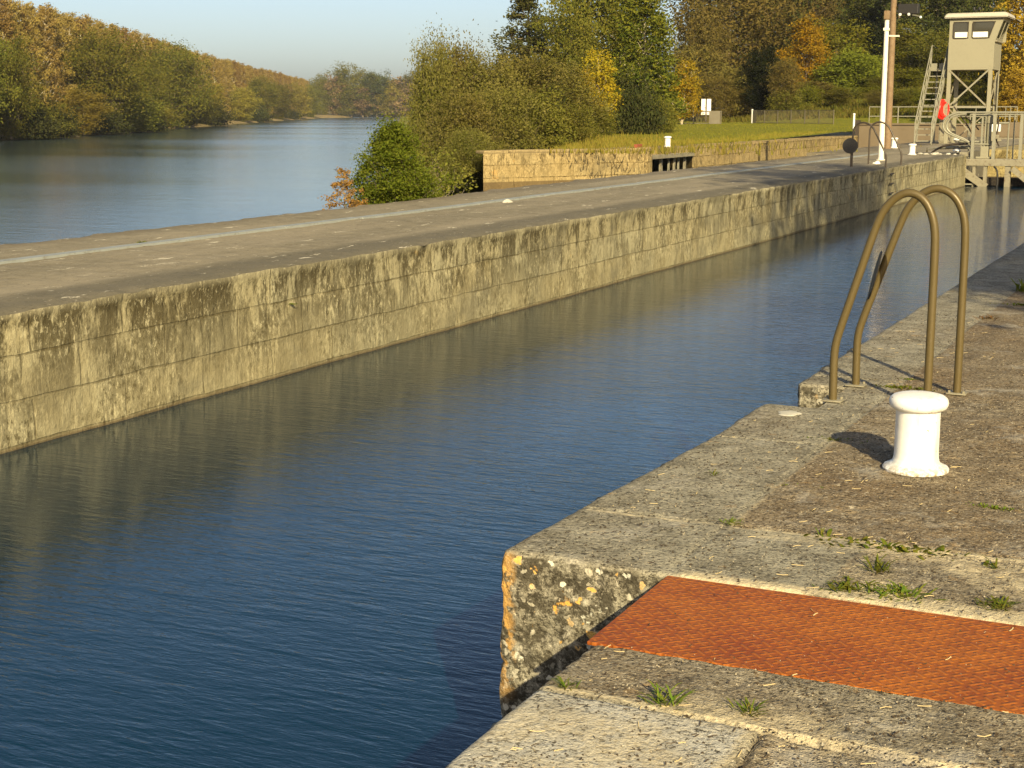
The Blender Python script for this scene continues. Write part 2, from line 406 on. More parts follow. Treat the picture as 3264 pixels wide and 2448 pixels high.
M['brownpole'] = paint('rusty_pole_paint', (.22, .145, .075), .7, .6, 4, dirt=(.12, .05, .02), dirtamt=.7)
M['rail'] = paint('olive_brown_tube', (.105, .076, .028), .42, .2, 8, metal=.15, dirtamt=.25)
M['darkrail'] = paint('dark_brown_tube', (.06, .045, .03), .45, .2, 8, metal=.2)
M['black'] = paint('black_plate', (.018, .016, .014), .5, .2, 8)
M['galv'] = paint('galvanised_steel', (.27, .25, .175), .55, .35, 5, metal=.2, dirtamt=.35)
M['beige'] = paint('beige_grey_paint', (.255, .23, .15), .55, .12, 1.5, dirtamt=.12, bump=.05)
M['greysteel'] = paint('weathered_grey_steel', (.25, .22, .145), .65, .5, 2, dirt=(.10, .06, .03), dirtamt=.7)
M['gatepanel'] = paint('brown_grey_gate_plate', (.155, .115, .066), .7, .25, 1.2, dirtamt=.3)
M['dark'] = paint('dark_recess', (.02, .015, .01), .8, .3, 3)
M['roof'] = paint('pale_roof_paint', (.42, .38, .29), .5, .15, 3, dirtamt=.2)
M['red'] = paint('red_plastic', (.72, .02, .012), .35, .15, 8, dirtamt=.08)
M['fence'] = paint('grey_fence_paint', (.13, .11, .07), .6, .3, 2)
M['bark'] = paint('tree_bark', (.20, .15, .09), .9, .5, 4, dirtamt=.6, bump=.6)
M['palebark'] = paint('pale_bark', (.50, .42, .28), .85, .4, 4, dirtamt=.4, bump=.4)
M['chip'] = paint('limestone_chip', (.50, .46, .36), .9, .3, 20)
M['cream'] = paint('cream_blind', (.85, .80, .62), .7, .05, 3, dirtamt=.02)
def glass():
    t = NT('window_glass'); m = t.bsdf((.045, .04, .026), .08, spec=.6); return m
M['glass'] = glass()
def lampglass():
    t = NT('lamp_lens'); return t.bsdf((.8, .78, .7), .2, spec=.6)
M['lens'] = lampglass()
M['weed'] = leafmat('weed_leaf', [(.10, .17, .02), (.20, .24, .03), (.30, .22, .04)], .3, 12)
M['dryweed'] = leafmat('dry_weed_leaf', [(.30, .13, .04), (.22, .20, .04), (.35, .20, .06)], .3, 12)
LM = {
 'willow': leafmat('willow_leaf', [(.115, .115, .02), (.19, .165, .032), (.28, .23, .075)], .3, .35),
 'shrubg': leafmat('shrub_leaf', [(.12, .13, .02), (.19, .18, .028), (.27, .23, .05)], .3, .4),
 'conic': leafmat('dark_poplar_leaf', [(.065, .085, .022), (.11, .115, .03), (.17, .15, .05)], .25, .5),
 'olive': leafmat('olive_leaf', [(.095, .11, .018), (.16, .15, .024), (.24, .19, .035)], .3, .25),
 'aspen': leafmat('aspen_leaf', [(.075, .095, .014), (.125, .13, .018), (.27, .22, .025)], .35, .4),
 'birch': leafmat('birch_leaf', [(.46, .29, .018), (.36, .26, .02), (.22, .20, .025)], .4, .5),
 'brown': leafmat('brown_leaf', [(.16, .125, .035), (.22, .165, .04), (.12, .12, .025)], .3, .25),
 'orange': leafmat('orange_leaf', [(.55, .34, .015), (.44, .30, .02), (.30, .26, .03)], .4, .4),
 'lime': leafmat('lime_leaf', [(.15, .165, .018), (.21, .20, .02), (.27, .22, .025)], .35, .25),
 'limeb': leafmat('bright_lime_leaf', [(.17, .185, .02), (.22, .22, .024), (.13, .14, .018)], .35, .4),
 'woodshade': leafmat('painted_shade_leaf', [(.010, .013, .005), (.016, .020, .007), (.03, .035, .012)], .1, .3),  # near-black leaves: deep woodland shade put into the colour
 'darkg': leafmat('dark_green_leaf', [(.040, .055, .015), (.075, .085, .02), (.12, .11, .03)], .2, .3),
 'dark': leafmat('dark_shrub_leaf', [(.035, .045, .014), (.06, .065, .018), (.08, .07, .025)], .2, .3),
 'russet': leafmat('russet_leaf', [(.52, .33, .04), (.42, .26, .03), (.22, .15, .03)], .4, .5),
 'goldo': leafmat('gold_olive_leaf', [(.26, .21, .03), (.20, .18, .035), (.34, .26, .04)], .3, .25),
 'rosy': leafmat('rosy_brown_leaf', [(.24, .15, .075), (.30, .19, .09), (.18, .14, .06)], .3, .2),
 'poplar': leafmat('plantation_leaf', [(.36, .245, .06), (.29, .20, .06), (.42, .30, .09)], .35, .12),
 'green': leafmat('fresh_green_leaf', [(.085, .13, .012), (.15, .19, .018), (.24, .24, .035)], .35, 4),
 'orangebush': leafmat('orange_bush_leaf', [(.46, .25, .05), (.50, .32, .08), (.30, .20, .05)], .4, 6),
}
print('materials ok')
# ================================================================== STRUCTURE
rng = np.random.default_rng(7)
random.seed(7)

def grid_faces(nu, nv, base=0):
    i = np.arange(nu-1)[:, None]; j = np.arange(nv-1)[None, :]
    a = (i*nv + j + base); return np.stack([a, a+nv, a+nv+1, a+1], -1).reshape(-1, 4)

def mask_of(P):
    x, y, z = P[:, 0], P[:, 1], P[:, 2]
    n1 = fbm(P, 6, 3, 11); n2 = fbm(P, 1.5, 3, 12)
    def band(v, c, wd): return sm(wd, wd*.45, np.abs(v - c))
    R = np.zeros(len(P))
    wj = .014 + .028*sm(-1.5, -1.0, x) + .02*n1
    R = np.maximum(R, band(y + .02*n1, 5.40, np.clip(wj, .006, 1))*(x > -2.2))
    R = np.maximum(R, .8*sm(.12, .0, np.abs(y - 5.33))*sm(-1.25, -1.05, x)*(n1 > -.1))
    R = np.maximum(R, sm(.075, .055, y - 4.72)*sm(-1.66, -1.60, x)*(y > 4.7))
    R = np.maximum(R, .9*sm(.14, .06, y - 4.74)*sm(-1.12, -1.0, x)*(y > 4.7))
    R = np.maximum(R, .85*sm(-1.18, -1.0, x + .1*n1)*(y > 4.78)*(y < 5.38)*sm(-.05, .35, fbm(P, 7, 4, 44)+.1))
    R = np.maximum(R, .7*sm(-1.9, -1.6, x)*sm(.12, .0, np.abs(y-5.30))*sm(.0, .4, fbm(P*np.array([.4, 1, 1]), 5, 3, 45)))
    R = np.maximum(R, .45*band(x + .02*n1, -1.655, .018)*(y > 5.35)*(y < 7.4)*sm(-.2, .3, n2+.1))
    inB = y < 3.99
    R = np.where(inB, 0, R)
    R = np.maximum(R, band(y + .02*n1, 3.582, .013)*(x > -1.62)*inB)
    R = np.maximum(R, .6*sm(.16, .0, np.abs(y-3.62))*sm(-1.5, -1.1, x)*sm(-.6, -.9, x)*inB*(n1 > -.2))
    R = np.maximum(R, .6*band(x + .03*n1, -1.015, .022)*(y < 3.58))
    R = np.maximum(R, .55*inB*(y < 3.56)*(x < -1.03)*sm(.05, .45, fbm(P, 3.2, 4, 46)+.12))
    G = np.full(len(P), .12)
    G = np.where((x > -1.66) & (y > 5.4), .85, G)
    G = np.where((x > -1.12 + .1*n1) & (y > 4.8) & (y <= 5.4), .7, G)
    G = np.where(inB & (x > -1.0), .75, G); G = np.where(inB & (y > 3.6), .55, G); G = np.where(inB & (x <= -1.02) & (y < 3.57), .0, G)
    B = .12 + .25*sm(-2.05, -2.25, x)
    face = (z < -.02)
    B = np.where(face, 1.0, B)
    B = np.where(face & (z < -.75), .8, B)
    return np.stack([R, G, B, np.ones(len(P))], -1), n1

def stone_disp(P, m, n1):
    x, y, z = P[:, 0], P[:, 1], P[:, 2]
    G = m[:, 1]
    f1 = fbm(P, 14, 3, 1); f2 = vn(P, 55, 2); lo = fbm(P, 1.7, 2, 3)
    d = lo*.007 + f1*(.002 + .006*G) + f2*(.0008 + .0022*G)
    pit = np.clip(vn(P, 30, 5) - .45, 0, 1); d -= pit*(.006 + .014*G)
    def groove(v, c, wd, dep): return -dep*sm(wd, wd*.2, np.abs(v - c))
    on = z > -.03
    d += on*(y > 4.8)*groove(y + .02*n1, 5.425, .010, .010)
    d += on*(y > 4.8)*groove(x + .012*n1, -1.68, .008, .006)
    d += on*(y < 3.9)*groove(y + .008*n1, 3.562, .012, .016)
    d += on*(y < 3.56)*groove(x + .012*n1, -.985, .012, .018)
    d += -.012*on*((y < 3.9) & (x > -.98) & (y < 3.56))*1.0*sm(-.98, -.9, x)
    for k in range(10):                       # coping joints further along the quay
        d += on*(x < -1.66)*groove(y, 6.95 + 2.05*k + .15*math.sin(k*5), .012, .012)
    d += (z < -.02)*(f1*.016 + vn(P, 26, 9)*.007 + lo*.012)
    return d

def block(parts, lo, hi, r, faces, rounded):
    """faces: list of (axis, side, us, vs); rounded: set of (axis, side)"""
    lo = np.array(lo, float); hi = np.array(hi, float)
    li = lo.copy(); hj = hi.copy()
    for a in range(3):
        li[a] = lo[a] + r if (a, 0) in rounded else lo[a] - 9
        hj[a] = hi[a] - r if (a, 1) in rounded else hi[a] + 9
    for (a, s, us, vs) in faces:
        U, W = np.meshgrid(us, vs, indexing='ij'); P = np.zeros((U.size, 3)); o = [q for q in range(3) if q != a]
        P[:, o[0]] = U.ravel(); P[:, o[1]] = W.ravel(); P[:, a] = (hi if s else lo)[a]
        n = np.zeros_like(P)
        inner = np.clip(P, li, hj); d = P - inner; L = np.linalg.norm(d, axis=1)
        # faces that are not rounded still need their own normal
        n0 = np.zeros(3); n0[a] = 1 if s else -1
        ok = L > 1e-6; n[:] = n0; n[ok] = d[ok]/L[ok][:, None]
        Q = np.where(ok[:, None], inner + n*r, P)
        m, n1 = mask_of(Q); dd = stone_disp(Q, m, n1)
        Q = Q + n*dd[:, None]
        Q[:, 0] -= .085*sm(7.2, 4.7, Q[:, 1])*(Q[:, 1] > 4.5)*sm(-1.93, -2.25, Q[:, 0])*(1 + .25*sm(-.1, -.5, Q[:, 2])*sm(-1.0, -.6, Q[:, 2]))
        F = grid_faces(len(us), len(vs))
        flip = (a == 0 and s == 0) or (a == 1 and s == 1) or (a == 2 and s == 0)
        if flip: F = F[:, ::-1]
        parts.append((Q, F, m))

A = lambda a, b, st: np.arange(a, b, st)
def cat(*x): return np.unique(np.round(np.concatenate(x), 5))
xs_in = cat(A(-1.93, -.2, .014), A(-.2, 1, .08), A(1, 9, .8), [9.0])
ys_a = cat(A(4.72, 9, .014), A(9, 20, .05), A(20, 99, .6), [99.0])
zs = cat(A(-1.6, -.6, .05), A(-.6, 0, .013), [0.0])
parts = []
block(parts, (-1.93, 4.72, -1.6), (9, 99, 0), .022, [(2, 1, xs_in, ys_a), (1, 0, cat(A(-1.93, -1.2, .014), A(-1.2, 9, .5), [9.]), zs),
      (0, 0, cat(A(7.8, 8.6, .03)), zs)], {(2, 1), (1, 0)})
xs_c = cat(A(-2.25, -1.93, .012), [-1.93])
ys1 = cat(A(4.72, 7.88, .014), [7.88]); ys3 = cat(A(8.54, 12, .02), A(12, 20, .05), A(20, 99, .5), [99.])
block(parts, (-2.25, 4.72, -1.6), (-1.93, 7.88, 0), .045, [(2, 1, xs_c, ys1), (1, 0, xs_c, zs), (0, 0, cat(A(4.72, 7.88, .05), [7.88]), zs), (1, 1, xs_c, zs)], {(2, 1), (1, 0), (0, 0), (1, 1)})
block(parts, (-2.25, 8.54, -1.6), (-1.93, 99, 0), .045, [(2, 1, xs_c, ys3), (1, 0, xs_c, zs), (0, 0, cat(A(8.54, 12, .1), A(12, 99, 2), [99.]), zs)], {(2, 1), (1, 0), (0, 0)})
block(parts, (-1.65, -8, -1.6), (9, 3.97, 0), .03, [(2, 1, cat(A(-1.65, -.2, .012), A(-.2, 1, .08), A(1, 9, .8), [9.]), cat(A(-8, 2.4, .3), A(2.4, 3.97, .012), [3.97])),
      (0, 0, cat(A(-8, 2, .5), A(2, 3.97, .05), [3.97]), zs), (1, 1, cat(A(-1.65, 9, .4), [9.]), zs)], {(2, 1), (0, 0)})
V = np.concatenate([p[0] for p in parts]); off = 0; Fs = []
for p in parts: Fs.append(p[1] + off); off += len(p[0])
quay = link(newmesh('quay', V, np.concatenate(Fs), M['stone'], True, attr=np.concatenate([p[2] for p in parts])), 'quay')
quay['kind'] = 'structure'
# solid core under the quay so that nothing shows through its joints
mb = MB()
mb.box(-1.62, 9, -8, 3.94, -6, -.06); mb.box(-1.60, 9, 3.94, 4.78, -6, -.55); mb.box(-1.88, 9, 4.78, 99, -6, -.06)
mb.box(-2.2, -1.88, 4.78, 7.82, -6, -.07); mb.box(-2.2, -1.88, 8.6, 99, -6, -.07)
core = mb.build('quay_core', M['bed']); core['kind'] = 'structure'

# rusty tread plate over the stop-log slot
mb = MB(); mb.box(-1.668, .75, 3.985, 4.712, -.016, -.004, .002)
pl = mb.build('tread_plate', M['rust']); tag(pl, 'rusty orange steel tread plate covering the slot across the quay', 'metal plate')

# the long pier between the lock and the river channel
def pier():
    y0, y1 = -10., 57.2
    xt = cat(A(-13.55, -8.9, .10), [-8.9]); yt = cat(A(-10, 8, 1.5), A(8, 34, .08), A(34, y1, .25), [y1])
    U, W = np.meshgrid(xt, yt, indexing='ij'); P = np.stack([U.ravel(), W.ravel(), np.zeros(U.size)], -1)
    back = -13.5 - .4*sm(22, 30, P[:, 1])
    P[:, 0] = np.where(P[:, 0] < -12.5, -12.5 + (P[:, 0] + 12.5)*(back + 12.5)/(-1.05), P[:, 0])
    n = fbm(P, 1.2, 4, 21); P[:, 2] = n*.02 + vn(P, 7, 3)*.006
    e = sm(-8.98, -8.9, P[:, 0]); P[:, 2] -= e*(.02 + .02*np.clip(vn(P, 5, 8), 0, 1)); P[:, 2] *= 1
    be = sm(back+.2, back, P[:, 0]); P[:, 2] -= be*.06*(vn(P*np.array([1, 1, 0]), 3, 4) + .7)
    F1 = grid_faces(len(xt), len(yt)); T = P
    zt = cat(A(-1.7, 0, .045), [0.]); U, W = np.meshgrid(yt, zt, indexing='ij')
    P = np.stack([np.full(U.size, -8.9), U.ravel(), W.ravel()], -1)
    d = fbm(P, 1.1, 4, 31)*.03 + vn(P, 6, 6)*.009
    d += .018*sm(-.14, -.06, P[:, 2])
    for zc in (-.40, -.78): d -= .012*np.clip(vn(P, 1.1, 40)+.35, 0, 1)*sm(.03, .006, np.abs(P[:, 2] - zc + .02*vn(P, 1.5, 2)))
    seg = np.floor((P[:, 1] + 3)/2.1); d += .007*_h(seg.astype(int), np.floor(P[:, 2]/.39).astype(int), np.zeros(len(P), int))
    P[:, 0] += d
    top = P[:, 2] > -1e-3; tn = fbm(np.stack([np.full(U.size, -8.9), P[:, 1], np.zeros(U.size)], -1), 1.2, 4, 21)
    zz = np.where(top, T.reshape(len(xt), len(yt), 3)[-1, :, 2][np.repeat(np.arange(len(yt)), len(zt))], P[:, 2]); P[:, 2] = zz
    T = T.reshape(len(xt), len(yt), 3); T[-1, :, 0] = P.reshape(len(yt), len(zt), 3)[:, -1, 0]; T = T.reshape(-1, 3)
    F2 = grid_faces(len(yt), len(zt), len(T))
    # back and end faces, down to the bed
    V = [T, P]; off = len(T) + len(P)
    ext = np.array([(-8.88, y1, .0), (-8.88, y1, -6), (-13.9, y1, -6), (-13.9, y1, 0)]); F3 = np.array([[0, 1, 2, 3]]) + off; off += 4
    bk = T.reshape(len(xt), len(yt), 3)[0]; lo = bk.copy(); lo[:, 2] = -6; bw = np.stack([bk, lo], 1).reshape(-1, 3)
    F4 = grid_faces(len(yt), 2, off)[:, ::-1]; V += [ext, bw]; off += len(bw)
    f = np.array([(-8.93, y0, -1.65), (-8.93, y1, -1.65), (-8.93, y1, -6), (-8.93, y0, -6)]); F5 = np.array([[0, 1, 2, 3]]) + off; V.append(f)
    F = np.concatenate([F1, F2, F3, F4, F5]); mi = np.concatenate([np.zeros(len(F1)), np.ones(len(F)-len(F1))]).astype(int)
    me = newmesh('stone_pier', np.concatenate(V), F, smooth=True, mats=[M['pier_top'], M['pier_face']], mi=mi)
    o = link(me, 'stone_pier'); return tag(o, 'long old stone and concrete pier wall between the lock and the river', 'pier')
PIER = pier()
# pale cable duct cover running along it (a part of the pier)
mb = MB(); yy = -9.
while yy < 57:
    wv = .012*math.sin(yy*.7); x = -11.74 - .35*max(0, (yy-20))/37*.6
    L_ = 1.98; mb.box(x-.085+wv, x+.085+wv, yy, yy+L_, -.02, .028+random.uniform(0, .004)); yy += 2.0
mb.build('duct_cover', M['cover'], PIER)
# wider head of the pier beyond the gates, carrying the control tower
mb = MB(); mb.box(-14.9, -9.35, 57.2, 99, -6, -.012)
ph = mb.build('pier_head', M['pier_top']); ph['kind'] = 'structure'; 
mb = MB(); mb.box(-9.35, -2.1, 66, 99, -6, -.02)
hw = mb.build('head_wall', M['head']); tag(hw, 'stained yellowish masonry wall closing the lock behind the gate', 'wall')

# old wall on the far side of the second channel
def wall_run(name, pts, x_back, label, cope_seed, mat, zt=0.0):
    rr = random.Random(cope_seed)
    dd_ = (Vector(pts[1]) - Vector(pts[0])).normalized(); poly = pts + [(pts[-1][0]-x_back, pts[-1][1]), (pts[0][0]-2.2, pts[0][1]+x_back*.9)]
    mb = MB(); mb.prism(poly, -6, zt-.10); o = mb.build(name, mat); tag(o, label, 'wall')
    cp = MB()
    for a, b in zip(pts, pts[1:]):
        a = Vector(a+(0,)); b = Vector(b+(0,)); L = (b-a).length; d = (b-a)/L; nrm = Vector((-d.y, d.x, 0)); s = 0
        while s < L-.2:
            l = min(rr.uniform(.9, 2.0), L-s)
            for row, (wd, zz) in enumerate(((.62, 0), (.5, -.015))[:1 if s < 1.2 else 2]):
                o0 = -.03 + row*.64; c = a + d*(s+l/2) + nrm*(o0 + wd/2) + Vector((0, 0, zt-.05+zz+rr.uniform(-.015, .02)))
                bm = bmesh.new(); bmesh.ops.create_cube(bm, size=1)
                R = Matrix.Rotation(math.atan2(d.y, d.x) + rr.uniform(-.01, .01), 4, 'Z')
                for v in bm.verts: v.co = (R @ Vector((v.co.x*(l-rr.uniform(.015, .05)), v.co.y*wd, v.co.z*.12))) + c
                bmesh.ops.bevel(bm, geom=list(bm.edges), offset=.018, segments=2, affect='EDGES')
                cp.bm(bm)
            s += l
    cp.build('coping', mat, o); return o
wall_run('wing_wall', [(-26.15, 51.6), (-21.9, 58.4), (-21.9, 58.9)], 5, 'low splayed old masonry wall with cracked blocks left of the dark gate recess', 3, M['wall2'], .06)
wall_run('channel_wall', [(-22.5, 65.8), (-22.35, 76.0)], 3, 'old brown stone wall of the second channel right of the dark gate recess', 4, M['wall2'])
wall_run('channel_wall', [(-22.35, 76.25), (-22.1, 97.6)], 3, 'farther length of old stone wall beyond the narrow dark vertical slot', 5, M['wall2'])
# the recess between them: lintel, dark back, pale posts
rec = empty('gate_recess', (-22.4, 60.2, -1), 0, 'dark opening with grey lintel and pale posts in the old wall', 'wall opening')
def sub(mb, name, mat, root):
    o = mb.build(name, mat); o.parent = root; o.matrix_parent_inverse = Matrix.Translation(root.location).inverted(); return o
mb = MB(); mb.box(-22.75, -22.35, 58.92, 65.7, -.46, -.27, .02); sub(mb, 'lintel', M['greysteel'], rec)
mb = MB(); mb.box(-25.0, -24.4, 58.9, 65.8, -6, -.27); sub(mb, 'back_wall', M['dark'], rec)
mb = MB(); mb.box(-24.98, -22.42, 58.92, 65.78, -.268, .0); sub(mb, 'capstone', M['wall2'], rec)
for y, w_ in ((59.5, .07), (60.6, .12), (61.9, .26), (63.0, .08), (63.7, .14), (64.3, .07), (65.1, .2)):
    mb = MB(); mb.box(-22.7, -22.62, y, y+w_, -4, -.461); sub(mb, 'post', M['galv'] if w_ < .1 else M['greysteel'], rec)
mb = MB(); mb.box(-22.55, -22.4, 58.4, 59.05, -.05, .22, .02); o = mb.build('rusty_cover', paint('rust_brown', (.26, .07, .03), .8, .4, 4)); tag(o, 'small rusty brown metal box on the wall top above the dark recess', 'metal box')

# grey plates of the second lock's gate across the other channel
g2 = empty('steel_gate', (-18, 98, 0), 0, 'brown grey plated steel gate with railing closing the second channel', 'lock gate')
mb = MB(); mb.box(-22.1, -12.1, 98, 98.3, -5, .70); mb.box(-22.1, -12.1, 97.9, 98.5, .702, .80)
sub(mb, 'plate', M['gatepanel'], g2)
mb = MB(); mb.box(-22.35, -22.1, 97.85, 98.35, -5, 1.0); sub(mb, 'post', M['darkrail'], g2)
for x in (-18.4, -15.2):
    mb = MB(); mb.box(x, x+.10, 97.93, 97.998, -5, .69); sub(mb, 'rib', M['greysteel'], g2)
for z in (1.84, 1.24):
    mb = MB(); mb.tube([(-21.5, 98.1, z), (-12.3, 98.1, z)], .035, 6); sub(mb, 'rail', M['galv'], g2)
for x in (-21.5, -20.8, -19.65, -18.2, -16.6, -14.8, -13.0, -12.7, -12.3):
    mb = MB(); mb.tube([(x, 98.1, .8), (x, 98.1, 1.84)], .04 if x == -19.65 else .025, 6); sub(mb, 'railing_post', M['galv'], g2)

# ------------------------------------------------------------------ water and land
def plane(name, x0, x1, y0, y1, z, mat, nx=1, ny=1):
    xs = np.linspace(x0, x1, nx+1); ys = np.linspace(y0, y1, ny+1); U, W = np.meshgrid(xs, ys, indexing='ij')
    P = np.stack([U.ravel(), W.ravel(), np.full(U.size, z)], -1)
    o = link(newmesh(name, P, grid_faces(nx+1, ny+1), mat), name); o['kind'] = 'structure'; return o
plane('ground', -3500, 3500, -1500, 4500, -6, M['bed'])
plane('river', -3000, -13.2, -600, 3500, -3.0, M['river_water'])
plane('lock_water', -9.34, -1.55, -10, 66.1, -1.17, M['lock_water'])

def bankx(y): return -.572*y + 1.5*np.sin(y*.11) - 2.2*sm(60, 52, y)
def land_z(x, y):
    x = np.asarray(x, float); y = np.asarray(y, float)
    r = -x/np.maximum(y, 1)
    z = .48*sm(60, 150, y) - .03
    z = z + .088*np.clip(y-135, 0, 130)*sm(.315, .24, r)
    n = vn(np.stack([x, y, x*0], -1).reshape(-1, 3), .09, 3).reshape(x.shape)
    z = z + n*.12*sm(62, 90, y)
    d = x - bankx(y)
    z = z - 3.6*sm(9.0, -1.0, d)*np.where(y < 140, 1, .8)
    return z
def land(name, ys, xl, xr, n, mat, pw=1.0):
    s = np.linspace(0, 1, n)**pw; P = []
    for y in ys:
        a, b = xl(y), xr(y); P.append(np.stack([a + (b-a)*s, np.full(n, y), np.zeros(n)], -1))
    P = np.concatenate(P); P[:, 2] = land_z(P[:, 0], P[:, 1])
    F = grid_faces(len(ys), n)[:, ::-1]
    o = link(newmesh(name, P, F, mat, True), name); o['kind'] = 'structure'; return o
def wallx(y):
    if y < 58.4: return -26.4 + (y-51.2)*4.5/7.2 - .9
    if y < 65.8: return -24.6
    return -23.3
land('lawn', np.arange(50.4, 98.4, .8), lambda y: bankx(y)-4, wallx, 40, M['grass'])
land('hillside', np.concatenate([np.arange(98.35, 300, 2.5), np.arange(300, 950, 25)]), lambda y: bankx(y)-4, lambda y: 260., 110, M['grass'], 1.6)
# land to the right of the quay, where the shading trees stand
mb = MB(); mb.box(9, 400, -60, 99, -6, -.03); mb.box(-30, 9, -80, -8.02, -6, -.05)
rb = mb.build('meadow', M['grass']); rb['kind'] = 'structure'

# far bank of the river: a long ribbon of land following the waterline
BK = [(-60, 10), (-125, 90), (-170.7, 172.5), (-201, 233), (-317, 431), (-455, 680), (-528, 811), (-560, 905), (-470, 935), (-380, 980)]
def bank_pt(t, d):
    """t metres along the line, d metres inland (left of travel)"""
    for a, b in zip(BK, BK[1:]):
        L = math.hypot(b[0]-a[0], b[1]-a[1])
        if t <= L or b is BK[-1]:
            ux, uy = (b[0]-a[0])/L, (b[1]-a[1])/L; return (a[0]+ux*t - uy*d, a[1]+uy*t + ux*d)
        t -= L
ds = [-6, 0, 1.2, 3, 7, 14, 40, 120, 500]; zz = [-4.2, -3.05, -2.6, -2.3, -1.7, -1.2, -1, 0, 4]
P = []; ts = np.arange(0, 1050, 4.0)
for t in ts:
    for d, z in zip(ds, zz):
        wob = 1.6*math.sin(t*.13) + 1.1*math.sin(t*.31+1); x, y = bank_pt(float(t), d + (wob if d < 10 else 0)); P.append((x, y, z))
o = link(newmesh('river_bank', np.array(P), grid_faces(len(ts), len(ds)), M['mud'], True), 'river_bank'); o['kind'] = 'structure'
# low land that closes the river in the distance
mb = MB(); mb.prism([(-640, 905), (-470, 928), (-300, 985), (400, 1000), (400, 1400), (-1200, 1500), (-1000, 900)], -6, -2.2)
o = mb.build('far_shore', M['mud']); o['kind'] = 'structure'
print('structure ok')
# ================================================================== OBJECTS
# ---- bollards
def bollard_meshes():
    mb = MB()
    mb.lathe([(.146, 0), (.147, .010), (.140, .019), (.120, .026), (.104, .040), (.099, .060), (.0975, .09), (.0975, .262), (.100, .280)], 40)
    body = mb
    cp = MB(); cp.lathe([(.098, .276), (.112, .281), (.124, .290), (.130, .303), (.1305, .316), (.126, .330), (.112, .341), (.085, .348), (.045, .351), (.002, .352)], 40)
    return body, cp
r0 = empty('mooring_bollard', (-1.18, 6.65, .002), 0, 'large white mooring bollard in the foreground on the near quay', 'bollard', 'white mooring bollards')
b_, c_ = bollard_meshes(); b_.build('shaft', M['bollard'], r0); c_.build('cap', M['bollard'], r0)
for loc, s, lab in (((-10.64, 56.0, -.005), 1.12, 'white bollard at the pier edge nearest the staircase foot'),
                    ((-13.35, 66.1, -.012), 1.25, 'white bollard just right of the lamp pole, farther back on the pier'),
                    ((-22.85, 63.4, .0), 1.3, 'white bollard on the grass edge above the old channel wall')):
    o = copy_tree(r0); o.location = loc; o.scale = (s, s, s*1.05); o['label'] = lab

# ---- grab rails of the ladder in the near quay
def hoop(y, xl, xr, s=1.0):
    """profile in XZ: vertical, leaning in, half circle, straight down"""
    xw, xi = xl, xr; k = (xr-xl)/.515
    pr = [(0, -.25), (0, .0), (-.004, .24), (.003, .33), (.03, .43), (.085, .61), (.20, 1.00), (.235, 1.075), (.285, 1.135), (.345, 1.17), (.40, 1.165), (.45, 1.13), (.485, 1.07), (.508, .99), (.515, .88), (.515, .4), (.515, 0)]
    return [(xw + a*k, y, b) for a, b in pr]
def smooth_pts(p, n=2):
    p = [Vector(q) for q in p]
    for _ in range(n):
        q = [p[0]]
        for a, b in zip(p, p[1:]): q += [a*.75 + b*.25, a*.25 + b*.75]
        q.append(p[-1]); p = q
    return p
lad = empty('access_ladder', (-1.92, 8.3, 0), 0, 'brown tubular steel ladder with twin hooped grab rails beside the white bollard', 'ladder', 'ladders with hooped grab rails')
def lsub(mb, name, mat, root):
    o = mb.build(name, mat); o.parent = root; o.matrix_parent_inverse = Matrix.Translation(Vector(root.location)).inverted(); return o
for y, xl, xr in ((8.08, -1.905, -1.39), (8.60, -1.895, -1.315)):
    mb = MB(); mb.tube(smooth_pts(hoop(y, xl, xr)), .0225, 14); h_ = lsub(mb, 'grab_rail', M['rail'], lad)
    for xx, yo in ((xr, -.03), (xl, .03)):
        mb = MB(); mb.box(xx-.055, xx+.055, y-.05, y+.05, .003, .011, .002)
        for sx in (-.04, .04): mb.lathe([(.008, .010), (.008, .024), (.001, .025)], 6, (xx+sx, y+yo, 0))
        lsub(mb, 'base_plate', M['greysteel'], lad)
for k in range(8):
    mb = MB(); z = -.15 - k*.28; mb.tube([(-1.99, 8.0, z), (-1.99, 8.47, z)], .014, 8); lsub(mb, 'rung', M['rail'], lad)
for y in (8.0, 8.47):
    mb = MB(); mb.bar((-1.99, y, .06-.1), (-1.99, y, -2.4), .05, .012, (0, 1, 0)); lsub(mb, 'stile', M['rail'], lad)
# sign disc clamped to the slanting part of the farther hoop, seen almost edge on
mb = MB(); ax = Matrix.Rotation(math.radians(19), 3, 'Y') @ Matrix.Rotation(math.radians(84), 3, 'Y')
mb.lathe([(.001, -.004), (.142, -.004), (.145, 0), (.142, .004), (.001, .004)], 28, (-1.805, 8.565, .665), Matrix.Rotation(math.radians(14), 3, 'Z') @ ax)
lsub(mb, 'sign_disc', M['black'], lad)
# worn pale slab beside the notch
mb = MB(); bm = bmesh.new(); bmesh.ops.create_icosphere(bm, subdivisions=3, radius=1)
for v in bm.verts: v.co = Vector((v.co.x*.058*(1+.2*math.sin(v.co.y*5)), v.co.y*.075, v.co.z*.008)) + Vector((-2.03, 7.62, .004))
mb.bm(bm, True); o = mb.build('flat_stone', M['chip']); tag(o, 'thin flat pale stone chip lying at the notch by the ladder', 'stone')

